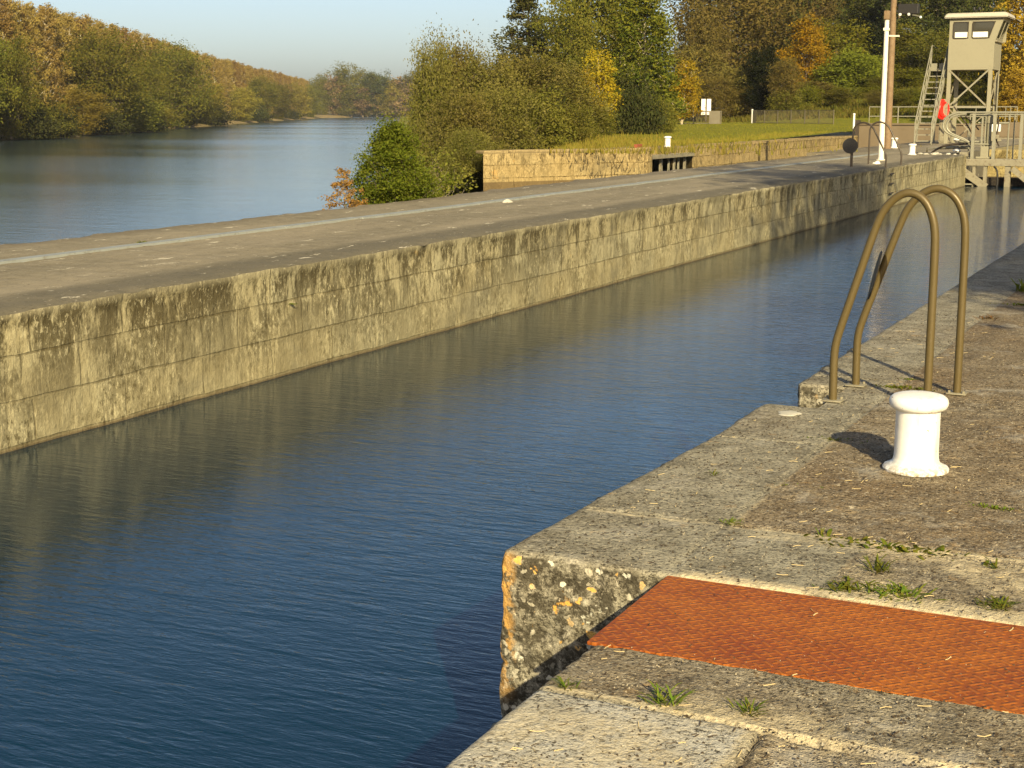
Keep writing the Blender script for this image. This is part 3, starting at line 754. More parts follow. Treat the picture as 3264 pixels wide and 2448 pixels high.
# ---- the ladder on the pier
l2 = empty('access_ladder', (-9.6, 44, 0), 0, 'dark thin ladder hoops far off on the pier with round dark disc', 'ladder', 'ladders with hooped grab rails')
for y, sh in ((43.4, 0), (45.6, .05)):
    P_ = [(-8.98 - (p[0] + 1.905)*1.9, y, p[2]*1.08) for p in hoop(0, -1.905, -1.39)]
    mb = MB(); mb.tube(smooth_pts(P_), .026, 8); lsub(mb, 'grab_rail', M['darkrail'], l2)
mb = MB(); mb.lathe([(.001, -.006), (.215, -.006), (.22, 0), (.215, .006), (.001, .006)], 28, (-9.98, 43.2, .60), Matrix.Rotation(math.radians(18), 3, 'Z') @ Matrix.Rotation(math.radians(90), 3, 'X'))
lsub(mb, 'sign_disc', M['black'], l2)
mb = MB(); mb.tube([(-9.97, 43.3, 0), (-9.97, 43.3, .75)], .02, 8); lsub(mb, 'disc_post', M['darkrail'], l2)
for k in range(7):
    mb = MB(); z = -.2-k*.28; mb.tube([(-8.84, 43.4, z), (-8.84, 43.95, z)], .02, 6); lsub(mb, 'rung', M['darkrail'], l2)
for x, y, nm in ((-9.78, 45.9, 0),):
    mb = MB(); bm = bmesh.new(); bmesh.ops.create_icosphere(bm, subdivisions=2, radius=1)
    for v in bm.verts: v.co = Vector((v.co.x*.12, v.co.y*.2, max(v.co.z, -.1)*.09*(1+.3*math.sin(v.co.x*4)))) + Vector((x, y, 0))
    mb.bm(bm); o = mb.build('pale_stone', M['cream']); tag(o, 'small white stone at the foot of the far ladder hoops', 'stone')

# ---- lamp poles
pw = empty('lamp_pole', (-10.41, 49.5, 0), 0, 'cream white steel pole standing at the pier edge before the brown pole', 'pole')
mb = MB(); mb.tube([(-10.41, 49.5, 0), (-10.41, 49.5, 4.72)], [.092, .072], 16); lsub(mb, 'shaft', M['pole_white'], pw)
mb = MB(); mb.lathe([(.15, 0), (.15, .02), (.10, .025), (.095, .10)], 16, (-10.41, 49.5, 0)); lsub(mb, 'base', M['pole_white'], pw)
mb = MB(); mb.bar((-10.36, 49.5, 3.99), (-9.98, 49.4, 3.97), .07, .05); mb.box(-10.5, -10.32, 49.41, 49.59, 4.15, 4.24, .01); lsub(mb, 'bracket', M['pole_white'], pw)
mb = MB(); mb.box(-10.5, -10.32, 49.39, 49.61, 4.50, 4.78, .02); lsub(mb, 'cap', M['brownpole'], pw)
pb = empty('floodlight_mast', (-13.4, 65, 0), 0, 'tall rusty brown mast behind the white pole carrying a dark floodlight box', 'mast')
mb = MB(); mb.tube([(-13.42, 65, -.01), (-13.42, 65, 9.5)], [.16, .115], 14); lsub(mb, 'shaft', M['brownpole'], pb)
fl = MB(); fl.box(-13.2, -12.35, 64.8, 65.2, 5.60, 6.02, .03); F_ = lsub(fl, 'floodlight', M['black'], pb)
for x in (-13.08, -12.72):
    mb = MB(); mb.lathe([(.001, 0), (.055, .005), (.06, .03), (.001, .035)], 12, (x, 64.78, 5.60), Matrix.Rotation(math.radians(110), 3, 'X')); o = lsub(mb, 'lens', M['lens'], pb)
mb = MB(); mb.bar((-13.4, 65, 5.75), (-13.1, 65, 5.75), .07, .07); lsub(mb, 'arm', M['galv'], pb)
mb = MB(); mb.bar((-12.6, 64.9, 5.58), (-12.2, 64.7, 5.48), .05, .05); lsub(mb, 'arm', M['galv'], pb)
mb = MB(); mb.lathe([(.001, 0), (.05, .01), (.05, .04), (.001, .05)], 10, (-12.2, 64.66, 5.46), Matrix.Rotation(math.radians(100), 3, 'X')); lsub(mb, 'lens', M['lens'], pb)

# ---- control tower
tw = empty('control_tower', (-11.8, 76.6, 0), 0, 'beige lock control cabin on a braced steel tower with outside stairs', 'control tower')
X0, X1, Y0, Y1 = -12.85, -10.70, 75.5, 77.9; ZF, ZM, ZT = 3.66, 4.92, 5.96; XO = -10.33
T = lambda mb, n, m: lsub(mb, n, M[m], tw)
mb = MB(); mb.box(X0, X1, Y0, Y1, ZF, ZM); T(mb, 'lower_panel', 'beige')
mb = MB()          # upper cabin shell with real window openings in the front: frame pieces butted together
def wedge(x0, x1, z0, z1, y0, y1):
    """box whose right side leans outwards like the cabin's"""
    mb.box(x0, x1, y0, y1, z0, z1)
yF = Y0+.03; th = .06
zb, zt_ = 5.03, 5.83
def lean(z): return X1 + .02 + (XO-X1-.02)*(z-ZM)/(ZT-ZM)
def quadbox(p, y0, y1):
    V = [(x, y0, z) for x, z in p] + [(x, y1, z) for x, z in p]
    mb.add(V, [(0, 1, 2, 3), (7, 6, 5, 4)] + [(i, (i+1) % 4+0, (i+1) % 4+4, i+4) for i in range(4)])
xa, xb, xc, xd = X0+.17, X0+.90, X0+1.07, None
quadbox([(X0, ZM), (lean(ZM), ZM), (lean(zb), zb), (X0, zb)], yF, yF+th)
quadbox([(X0, zt_), (lean(zt_), zt_), (lean(ZT), ZT), (X0, ZT)], yF, yF+th)
quadbox([(X0, zb), (xa, zb), (xa, zt_), (X0, zt_)], yF, yF+th)
quadbox([(xb, zb), (xc, zb), (xc, zt_), (xb, zt_)], yF, yF+th)
quadbox([(lean(zb)-.33, zb), (lean(zb), zb), (lean(zt_), zt_), (lean(zt_)-.33, zt_)], yF, yF+th)
mb.box(X0, X0+.06, yF+th, Y1-.06, ZM, ZT)
mb.box(X0, X1+.2, Y1-.06, Y1, ZM, ZT)
T(mb, 'upper_frame', 'beige')
# windows: rounded frame and glass
def rounded_rect(p, r, n=5):
    out = []
    for i in range(4):
        a = Vector(p[i-1]); b = Vector(p[i]); c = Vector(p[(i+1) % 4]); u = (a-b).normalized(); v = (c-b).normalized()
        for k in range(n+1):
            t_ = k/n; s0 = b+u*r; s1 = b+v*r; q = s0*(1-t_)**2 + b*2*t_*(1-t_) + s1*t_*t_; out.append(q)
    return out
def window(p, y):
    outer = rounded_rect([Vector((x, z)) for x, z in p], .12); cen = sum(outer, Vector((0, 0)))/len(outer)
    inner = [cen + (q-cen)*.93 for q in outer]; n = len(outer); m = MB()
    V = [(q.x, y-.035, q.y) for q in outer] + [(q.x, y-.035, q.y) for q in inner] + [(q.x, y+.02, q.y) for q in outer] + [(q.x, y+.02, q.y) for q in inner]
    F = []
    for i in range(n):
        j = (i+1) % n; F += [(i, j, n+j, n+i), (n+i, n+j, 3*n+j, 3*n+i), (j, i, 2*n+i, 2*n+j)]
    m.add(V, F); f = T(m, 'window', 'darkrail')
    m = MB(); m.add([(q.x, y+.01, q.y) for q in inner] + [(q.x, y+.02, q.y) for q in inner], [tuple(range(n)), tuple(reversed(range(n, 2*n)))])
    g_ = m.build('pane', M['glass'], f)
    return f
window([(xa, zb), (xb, zb), (xb, zt_), (xa, zt_)], yF)
window([(xc, zb), (lean(zb)-.33, zb), (lean(zt_)-.33, zt_), (xc, zt_)], yF)
# pale blinds standing behind the lower part of each pane
for a, b in ((xa+.1, xb-.05), (xc+.04, lean(zb)-.40)):
    mb = MB(); mb.box(a, b, yF-.012, yF+.004, zb+.055, zb+.31, .004); T(mb, 'blind', 'cream')
# leaning side glazing over the lock
mb = MB(); s_ = .05
V = [(lean(z), y, z) for y, z in ((yF, ZM+.0), (Y1, ZM), (Y1, ZT), (yF, ZT))]
def leanbox(y0, y1, z0, z1, t0, t1, m):
    V = [(lean(z)+t, y, z) for t in (t0, t1) for y, z in ((y0, z0), (y1, z0), (y1, z1), (y0, z1))]
    m.add(V, [(0, 1, 2, 3), (7, 6, 5, 4), (0, 4, 5, 1), (1, 5, 6, 2), (2, 6, 7, 3), (3, 7, 4, 0)])
leanbox(yF+th, Y1, ZM, ZM+.13, -.05, .0, mb); leanbox(yF+th, Y1, ZT-.12, ZT, -.05, 0, mb)
for y in (yF+th, (Y0+Y1)/2-.05, Y1-.1): leanbox(y, y+.1, ZM+.13, ZT-.12, -.05, 0, mb)
T(mb, 'side_frame', 'beige')
mb = MB(); leanbox(yF+th+.1, Y1-.1, ZM+.13, ZT-.12, -.035, -.02, mb); T(mb, 'side_pane', 'glass')
mb = MB(); mb.box(X1-.02, X1+.10, Y0+.05, Y1, ZM-.06, ZM+.02, .01); T(mb, 'sill', 'greysteel')
mb = MB()
bm = bmesh.new(); bmesh.ops.create_cube(bm, size=1)
for v in bm.verts:
    top = v.co.z > 0; s = .0 if not top else .12
    x = (-13.12+s) if v.co.x < 0 else (-10.10-s); y = (Y0-.22+s) if v.co.y < 0 else (Y1+.2-s)
    v.co = Vector((x, y, 6.24 if top else 6.0))
bmesh.ops.bevel(bm, geom=list(bm.edges), offset=.05, segments=3, affect='EDGES'); mb.bm(bm, True); T(mb, 'roof', 'roof')
mb = MB(); mb.box(-13.0, -10.22, Y0-.1, Y1+.1, 5.962, 6.0); T(mb, 'roof_gutter', 'darkrail')
mb = MB(); mb.tube([(-11.72, 76, 6.2), (-11.72, 76, 6.4)], .03, 6); mb.bar((-11.85, 76, 6.4), (-11.55, 76, 6.4), .03, .03); 
for x in (-11.82, -11.56): mb.lathe([(.001, 0), (.06, .01), (.06, .12), (.001, .14)], 8, (x, 76, 6.4))
T(mb, 'roof_horn', 'black')
for x, y in ((X0+.09, Y0+.1), (X1-.13, Y0+.1), (X0+.09, Y1-.1), (X1-.13, Y1-.1)):
    mb = MB(); mb.box(x-.09, x+.09, y-.09, y+.09, 0, ZF-.002, .01); T(mb, 'leg', 'beige')
mb = MB(); mb.box(X0, X1, Y0, Y1, ZF-.10, ZF-.002); T(mb, 'floor_beam', 'beige')
for a, b in (((X0+.1, Y0+.02, ZF-.12), (X1-.25, Y0+.02, 1.85)), ((X1-.2, Y0-.03, ZF-.12), (X0+.2, Y0-.03, 1.85))):
    mb = MB(); mb.bar(a, b, .05, .075); T(mb, 'brace', 'greysteel' if a[0] < b[0] else 'galv')
for a, b in (((X1-.1, Y0+.2, ZF-.15), (X1-.1, Y1-.2, 1.85)), ((X1-.1, Y1-.2, ZF-.15), (X1-.1, Y0+.2, 1.85)), ((X0+.1, Y0+.2, 1.85), (X0+.1, Y1-.2, ZF-.15)),
             ((X0+.1, Y1-.05, .1), (X1-.2, Y1-.05, 1.8)), ((X0+.15, Y0+.05, 1.7), (X1-.6, Y0+.05, .25))):
    mb = MB(); mb.bar(a, b, .045, .06); T(mb, 'brace', 'greysteel')
for y in (Y0+.1, Y1-.1):
    mb = MB(); mb.bar((X0+.18, y, 1.78), (X1-.22, y, 1.78), .10, .10); T(mb, 'crossbeam', 'galv')
mb = MB(); mb.tube([(X1-.02, Y1-.3, ZF), (X1-.02, Y1-.3, 1.5), (X1-.04, Y1-.3, .2)], .035, 6); T(mb, 'drain_pipe', 'galv')
# stairs climbing away from the camera on the left side
sx0, sx1, sy0, sy1, sz1 = -13.78, -13.0, 73.0, 76.3, 3.66
for x in (sx0, sx1):
    mb = MB(); mb.bar((x, sy0-.1, -.005), (x, sy1, sz1), .04, .20); T(mb, 'stringer', 'galv')
    mb = MB(); o_ = .95
    mb.tube([(x, sy0-.1, 0), (x, sy0-.1, o_+.1), (x, sy1, sz1+o_+.15), (x, sy1+.6, sz1+o_+.15)], .028, 6)
    mb.tube([(x, sy0-.1, .58), (x, sy1, sz1+.55)], .02, 6)
    for k in range(5):
        f_ = (k+.5)/5; y = sy0+(sy1-sy0)*f_; mb.tube([(x, y, sz1*f_), (x, y, sz1*f_+o_+.05)], .022, 6)
    mb.tube([(x, sy1, sz1), (x, sy1, sz1+o_+.15)], .028, 6)
    T(mb, 'handrail', 'galv')
for k in range(13):
    f_ = (k+.6)/13; mb = MB(); y = sy0+(sy1-sy0)*f_
    mb.box(sx0+.03, sx1-.03, y-.11, y+.11, sz1*f_-.02, sz1*f_+.025); T(mb, 'tread', 'galv')
mb = MB(); mb.box(sx0, -12.86, sy1, 77.9, sz1-.12, sz1); T(mb, 'landing', 'greysteel')
mb = MB(); mb.box(sx0+.0, sx0+.30, sy1-.05, sy1-.01, sz1-.12, sz1+.24); mb.box(sx0+.40, sx1, sy1-.05, sy1-.01, sz1-.12, sz1+.24); T(mb, 'kick_plate', 'galv')
mb = MB(); mb.bar((sx0+.05, 77.8, 0), (sx0+.05, 77.8, sz1-.12), .08, .08, (0, 1, 0)); T(mb, 'stair_post', 'galv')
# red lifebuoy case
lb = empty('lifebuoy', (-12.95, 75.2, 1.66), 0, 'bright red lifebuoy in its case hung on the left tower leg', 'lifebuoy')
RZ = Matrix.Rotation(math.radians(62), 3, 'Z') @ Matrix.Rotation(math.radians(90), 3, 'X')
mb = MB()
prof = [(.001, -.10), (.30, -.10), (.46, -.06), (.50, 0), (.49, .05), (.44, .09), (.33, .10), (.22, .085), (.17, .04), (.001, .035)]
mb.lathe([(r, z) for r, z in prof], 30, (0, 0, 0), RZ); mb.build('case', M['red'], lb)
mb = MB(); mb.tube([RZ @ Vector((.34*math.cos(a), .34*math.sin(a), .115)) for a in np.linspace(0, 2*PI, 30)], .05, 8, caps=False); mb.build('ring', M['red'], lb)
mb = MB(); mb.box(-.05, .25, .02, .10, -.5, .5); mb.build('backboard', M['greysteel'], lb)

# ---- lock gate
gt = empty('lock_gate', (-8.0, 57.7, -1), 0, 'weathered grey timber and steel lock gate with braces and walkway railing', 'lock gate')
G = lambda mb, n, m: lsub(mb, n, M[m], gt)
gy = 57.75
mb = MB(); mb.box(-9.34, -2.3, gy-.35, gy+.35, -.42, -.16, .02); G(mb, 'top_beam', 'greysteel')
for x, wd in ((-8.62, .10), (-8.22, .12), (-7.42, .20), (-6.3, .2), (-5.1, .2), (-3.9, .2), (-2.8, .2)):
    mb = MB(); mb.box(x-wd/2, x+wd/2, gy-.30, gy-.10, -2.2, -.422); G(mb, 'post', 'greysteel')
mb = MB(); mb.bar((-9.25, gy-.34, -.45), (-8.15, gy-.34, -1.2), .14, .26); G(mb, 'brace', 'greysteel')
mb = MB(); mb.bar((-7.25, gy-.34, -.5), (-6.25, gy-.34, -1.3), .14, .20); G(mb, 'brace', 'greysteel')
mb = MB(); mb.bar((-5.0, gy-.34, -.5), (-4.0, gy-.34, -1.3), .14, .20); G(mb, 'brace', 'greysteel')
mb = MB(); mb.tube(smooth_pts([(-7.9, gy-.35, -.43), (-7.78, gy-.4, -.55), (-7.74, gy-.42, -.8), (-7.76, gy-.42, -1.4)]), .035, 8); G(mb, 'pipe', 'black')
mb = MB(); mb.bar((-9.1, gy-.3, -1.10), (-8.62, gy-.3, -1.10), .06, .05); G(mb, 'stay', 'galv')
mb = MB(); mb.box(-9.34, -2.3, gy+.1, gy+.3, -4, -.85); G(mb, 'gate_leaf', 'dark')
mb = MB(); mb.box(-9.34, -2.3, gy+.02, gy+.12, -1.15, -.86, .01); G(mb, 'rubbing_plank', 'dark')
for x in (-8.72, -7.97, -7.02, -6.0, -4.9, -3.8):
    mb = MB(); mb.box(x-.055, x+.055, gy-.33, gy-.22, -.158, 1.50); G(mb, 'railing_post', 'galv')
for x in (-8.95, -8.35, -7.55, -7.35, -6.5, -5.4):
    mb = MB(); mb.tube([(x, gy+.3, -.158), (x, gy+.3, 1.46)], .03, 6); G(mb, 'railing_post', 'galv')
mb = MB(); mb.tube([(-9.35, gy-.27, 1.54), (-3.0, gy-.27, 1.54)], .035, 8); G(mb, 'handrail', 'galv')
mb = MB(); mb.tube([(-8.95, gy+.3, 1.46), (-3.0, gy+.3, 1.46)], .03, 8); G(mb, 'handrail', 'galv')
mb = MB(); mb.tube([(-8.6, gy+.0, 1.15), (-7.5, gy+.0, 1.15)], .04, 8); mb.tube([(-9.3, gy, .46), (-7.95, gy, .46)], .04, 8); mb.tube([(-8.7, gy-.1, .37), (-8.05, gy-.1, .37)], .035, 8); G(mb, 'cross_pipe', 'galv')
for o_ in (0, .13):
    mb = MB(); mb.tube(smooth_pts([(-9.0, gy-.27, 1.52-o_*.3), (-9.35, gy-.27, 1.53-o_*.6), (-9.72+o_, gy-.3, 1.38-o_*.3), (-9.86+o_, gy-.3, 1.05), (-9.72+o_, gy-.3, .80), (-9.3+o_*.5, gy-.3, .62+o_*.2), (-9.0, gy-.3, .50+o_*.4), (-8.85, gy-.3, .44)], 3), .038, 8); G(mb, 'hoop_rail', 'galv')
# rack gear column
mb = MB(); mb.box(-8.47, -8.41, gy-.1, gy, .3, 1.45); mb.box(-8.34, -8.30, gy-.1, gy, .3, 1.45)
for k in range(18): mb.box(-8.41, -8.38, gy-.09, gy-.01, .35+k*.06, .375+k*.06)
G(mb, 'rack', 'galv')
mb = MB(); mb.lathe([(.12, 0), (.12, .3), (.09, .32)], 12, (-8.2, gy, 1.15)); G(mb, 'gear_head', 'beige')
mb = MB(); mb.box(-8.45, -8.16, gy-.2, gy+.1, -.155, .30, .02); mb.box(-8.6, -7.95, gy-.22, gy+.12, -.154, -.08, .01); G(mb, 'gear_column', 'beige')
mb = MB(); mb.tube([(-8.2, gy, .3), (-8.2, gy, 1.2)], .09, 10); G(mb, 'shaft', 'beige')
mb = MB(); mb.tube(smooth_pts([(-9.55, gy+.2, 1.75), (-9.1, gy+.1, 1.2), (-8.9, gy+.1, .9), (-8.75, gy+.05, .62)]), .03, 6); G(mb, 'hose', 'darkrail')
mb = MB(); mb.tube([(-9.2, gy+.25, 1.5), (-8.6, gy+.2, .9)], .03, 6); G(mb, 'hose', 'darkrail')
mb = MB(); mb.tube(smooth_pts([(-7.9, gy, 1.4), (-7.86, gy-.1, 1.0), (-7.95, gy-.1, .6), (-7.8, gy-.1, .3)]), .03, 6); G(mb, 'hose', 'darkrail')
for x, z, s in ((-9.1, -.02, .1), (-8.93, .0, .08), (-8.8, -.04, .07), (-7.9, .65, .08), (-7.8, .55, .07)):
    mb = MB(); mb.box(x-s, x+s, gy-.2, gy+.0, z-s, z+s, .015); G(mb, 'bracket', 'greysteel')
# hydraulic ram lying on the pier beside the gate
hr = empty('hydraulic_ram', (-9.6, 58.6, .2), 0, 'pale hydraulic cylinder lying on the pier beside the lock gate', 'hydraulic ram')
mb = MB(); mb.tube([(-10.15, 58.9, .20), (-8.95, 58.4, .24)], .065, 12); lsub(mb, 'cylinder', M['galv'], hr)
mb = MB(); mb.tube([(-10.6, 59.1, .15), (-10.1, 58.88, .20)], .03, 8); lsub(mb, 'rod', M['galv'], hr)
mb = MB(); mb.tube(smooth_pts([(-10.4, 58.5, -.01), (-10.2, 58.4, .15), (-9.8, 58.3, .33), (-8.9, 58.2, .38)]), .04, 8); lsub(mb, 'hose', M['darkrail'], hr)
for x, z in ((-9.42, .52), (-9.42, .10)):
    mb = MB(); mb.lathe([(.001, -.09), (.10, -.07), (.16, 0), (.10, .07), (.001, .09)], 14, (x, 58.3, z)); lsub(mb, 'knob', M['white'], hr)
mb = MB(); mb.box(-9.5, -9.34, 58.3, 58.6, -.01, .16, .02); lsub(mb, 'bearing', M['greysteel'], hr)
# clutter and cabinets on the pier head
def cabinet(name, x, y, w_, d_, h, mat, lab, cat_, z0=-.012):
    e = empty(name, (x, y, z0), 0, lab, cat_)
    mb = MB(); mb.box(-w_/2, w_/2, -d_/2, d_/2, .06, h, .015); mb.build('case', mat, e)
    mb = MB(); mb.box(-w_/2+.05, w_/2-.05, -d_/2-.02, -d_/2-.001, .12, h-.07, .008); mb.build('door', mat, e)
    mb = MB(); mb.box(-w_/2+.03, w_/2-.03, -d_/2+.03, d_/2-.03, 0, .06); mb.build('plinth', M['greysteel'], e)
    mb = MB(); mb.box(w_/2-.12, w_/2-.09, -d_/2-.04, -d_/2-.02, h*.45, h*.6); mb.build('handle', M['darkrail'], e)
    return e
cabinet('switch_cabinet', -13.05, 77.0, .55, .5, 1.15, M['greysteel'], 'weathered grey switch cabinet behind the foot of the stairs', 'cabinet')
cabinet('control_cabinet', -11.6, 92, 1.9, .6, .95, M['gatepanel'], 'wide brown grey cabinet standing behind the gate railing at right', 'cabinet')
e = empty('junction_box', (-9.15, 66.3, -.02), 0, 'small white electrical junction box on a post behind the gate railing', 'electrical box')
mb = MB(); mb.box(-.05, .05, -.04, .04, 0, .74); mb.build('post', M['greysteel'], e)
mb = MB(); mb.box(-.20, .20, -.12, .12, .74, 1.06, .02); mb.build('case', M['white'], e)
mb = MB(); mb.box(-.01, .01, -.135, -.121, .78, 1.02); mb.build('door_seam', M['greysteel'], e)
for i, (x, y, r) in enumerate([(-10.0, 57.0, .10), (-9.75, 56.7, .07), (-10.3, 56.8, .06), (-9.5, 56.9, .08), (-9.2, 56.6, .06), (-10.55, 57.1, .07), (-9.95, 56.5, .05)]):
    mb = MB(); bm = bmesh.new(); bmesh.ops.create_icosphere(bm, subdivisions=2, radius=1); rr = random.Random(i)
    k = [rr.uniform(.6, 1.3) for _ in range(3)]
    for v in bm.verts:
        q = 1 + .25*math.sin(v.co.x*3+i) * math.cos(v.co.y*4+i); v.co = Vector((v.co.x*r*k[0]*q*1.5, v.co.y*r*k[1]*q, max(v.co.z, -.3)*r*.7*q)) + Vector((x, y, .005))
    mb.bm(bm); o = mb.build('rubble_stone', M['stone']); tag(o, 'loose stone chunk in the rubble at the pier end by the gate', 'stone', 'loose stones at the pier end')
mb = MB(); bm = bmesh.new(); bmesh.ops.create_icosphere(bm, subdivisions=3, radius=1)
for v in bm.verts: v.co = Vector((v.co.x*.085*(1+.3*math.sin(v.co.y*3)), v.co.y*.13, max(v.co.z, -.2)*.04*(1+.4*math.sin(v.co.x*5+1)))) + Vector((-11.5, 23.6, .01))
mb.bm(bm); o = mb.build('white_stone', M['chip']); tag(o, 'small white stone on the pier beside the pale metal strip', 'stone')

# ---- information signs, fences and marker posts on the lawn
sg = empty('information_sign', (-46.8, 140.7, .38), 0, 'pair of white notice boards on one dark post on the lawn', 'sign')
SR = Matrix.Rotation(math.radians(20), 4, 'Z')
def sgm(fn, name, mat):
    mb = MB(); fn(mb); o = mb.build(name, mat, sg); o.rotation_euler = (0, 0, math.radians(20)); return o
sgm(lambda m: m.box(-.05, .05, 0, .08, 0, 2.35), 'post', M['darkrail'])
for s in (-1, 1):
    a, b = (-.47, -.07) if s < 0 else (.07, .47)
    sgm(lambda m: m.box(a, b, -.04, 0, 1.15, 2.35, .01), 'board', M['white'])
    sgm(lambda m: [m.box(a, b, -.04, 0, .82, 1.10, .01)], 'small_board', M['white'])
    sgm(lambda m: [m.box(a+.05+q*.11, a+.12+q*.11, -.045, -.041, .88+.08*(q % 2), .94+.08*(q % 2)) for q in range(3)], 'pictogram', M['greysteel'])
sgm(lambda m: m.box(.60, .88, -.04, 0, .55, .92, .01), 'small_sign', M['white'])
sgm(lambda m: [m.box(.66, .82, -.046, -.041, .62, .66), m.box(.66, .82, -.046, -.041, .78, .82)], 'pictogram', M['greysteel'])
sgm(lambda m: m.box(.72, .76, 0, .04, 0, .9), 'small_post', M['darkrail'])

def fence(a, b, h, label, panel_at=None, nb=None):
    a = Vector(a); b = Vector(b); L = (b-a).length; rz = math.atan2(b.y-a.y, b.x-a.x)
    e = empty('fence', (a.x, a.y, 0), rz, label, 'fence', 'low mesh fences across the lawn')
    g_ = lambda t_: float(land_z([a.x+(b.x-a.x)*t_/L], [a.y+(b.y-a.y)*t_/L])[0]) - .02
    n = int(L/2)
    for k in range(n+1):
        x = L*k/n; mb = MB(); mb.box(x-.035, x+.035, -.035, .035, g_(x), g_(x)+h+.02); mb.build('fence_post', M['fence'], e)
    mb = MB(); mb.bar((0, 0, g_(0)+h-.02), (L, 0, g_(L)+h-.02), .03, .05); mb.bar((0, 0, g_(0)+.1), (L, 0, g_(L)+.1), .03, .04); mb.build('rail', M['fence'], e)
    mb = MB()
    for k in range(int(L/.11)): x = k*.11; z = g_(x); mb.box(x, x+.016, -.006, .006, z+.1, z+h-.02)
    mb.build('wires', M['fence'], e)
    if panel_at is not None:
        x0, x1 = panel_at; mb = MB(); mb.box(x0, x1, -.045, -.036, g_(x0)+.05, g_(x0)+h-.03); mb.build('panel', M['fence'], e)
    return e
fence((-48.6, 134.2), (-43.9, 136.5), 1.25, 'short grey fence behind the white notice boards', (4.1, 5.15))
fe = fence((-41.3, 137.9), (-31.4, 129.2), 1.25, 'longer grey mesh fence to the right of the lawn opening', (.35, .85))
mb = MB(); mb.box(-.05, .07, -.05, .07, .3, 1.75); mb.build('gate_post', M['white'], fe)
for x, y, h, lab in ((-58.5, 193.8, 1.2, 'small white marker post at the dark woodland entrance, left one'), (-52.6, 185.6, 1.5, 'small white marker post by the brown bush, right one')):
    z = float(land_z([x], [y])[0]); mb = MB(); mb.box(x-.11, x+.11, y-.05, y+.05, z-.05, z+h, .02); mb.box(x-.07, x+.07, y-.07, y-.052, z+h-.3, z+h-.15); o = mb.build('marker_post', M['white']); tag(o, lab, 'post', 'white marker posts')
mb = MB(); mb.tube([(-22.9, 99.9, .4), (-22.9, 99.9, 1.35)], .07, 10); mb.lathe([(.09, 0), (.09, .06), (.02, .09)], 10, (-22.9, 99.9, 1.35)); o = mb.build('short_post', M['white']); tag(o, 'short white post at the left end of the grey gate', 'post')
print('objects ok')

# ================================================================== VEGETATION
def leaf_mesh(name, ctr, size, mat, r, squash=.45, up=.3):
    """one small rhombic leaf (or leaf spray) per centre"""
    n = len(ctr)
    a = r.normal(size=(n, 3)); a[:, 2] *= .7; a /= np.linalg.norm(a, axis=1)[:, None]
    b = r.normal(size=(n, 3)); b -= a*(a*b).sum(1)[:, None]; b /= np.linalg.norm(b, axis=1)[:, None]
    L = size*r.uniform(.6, 1.35, n)[:, None]
    V = np.stack([ctr - a*L, ctr + b*L*squash, ctr + a*L, ctr - b*L*squash], 1).reshape(-1, 3)
    F = np.arange(n*4).reshape(n, 4)
    return newmesh(name, V, F, mat)

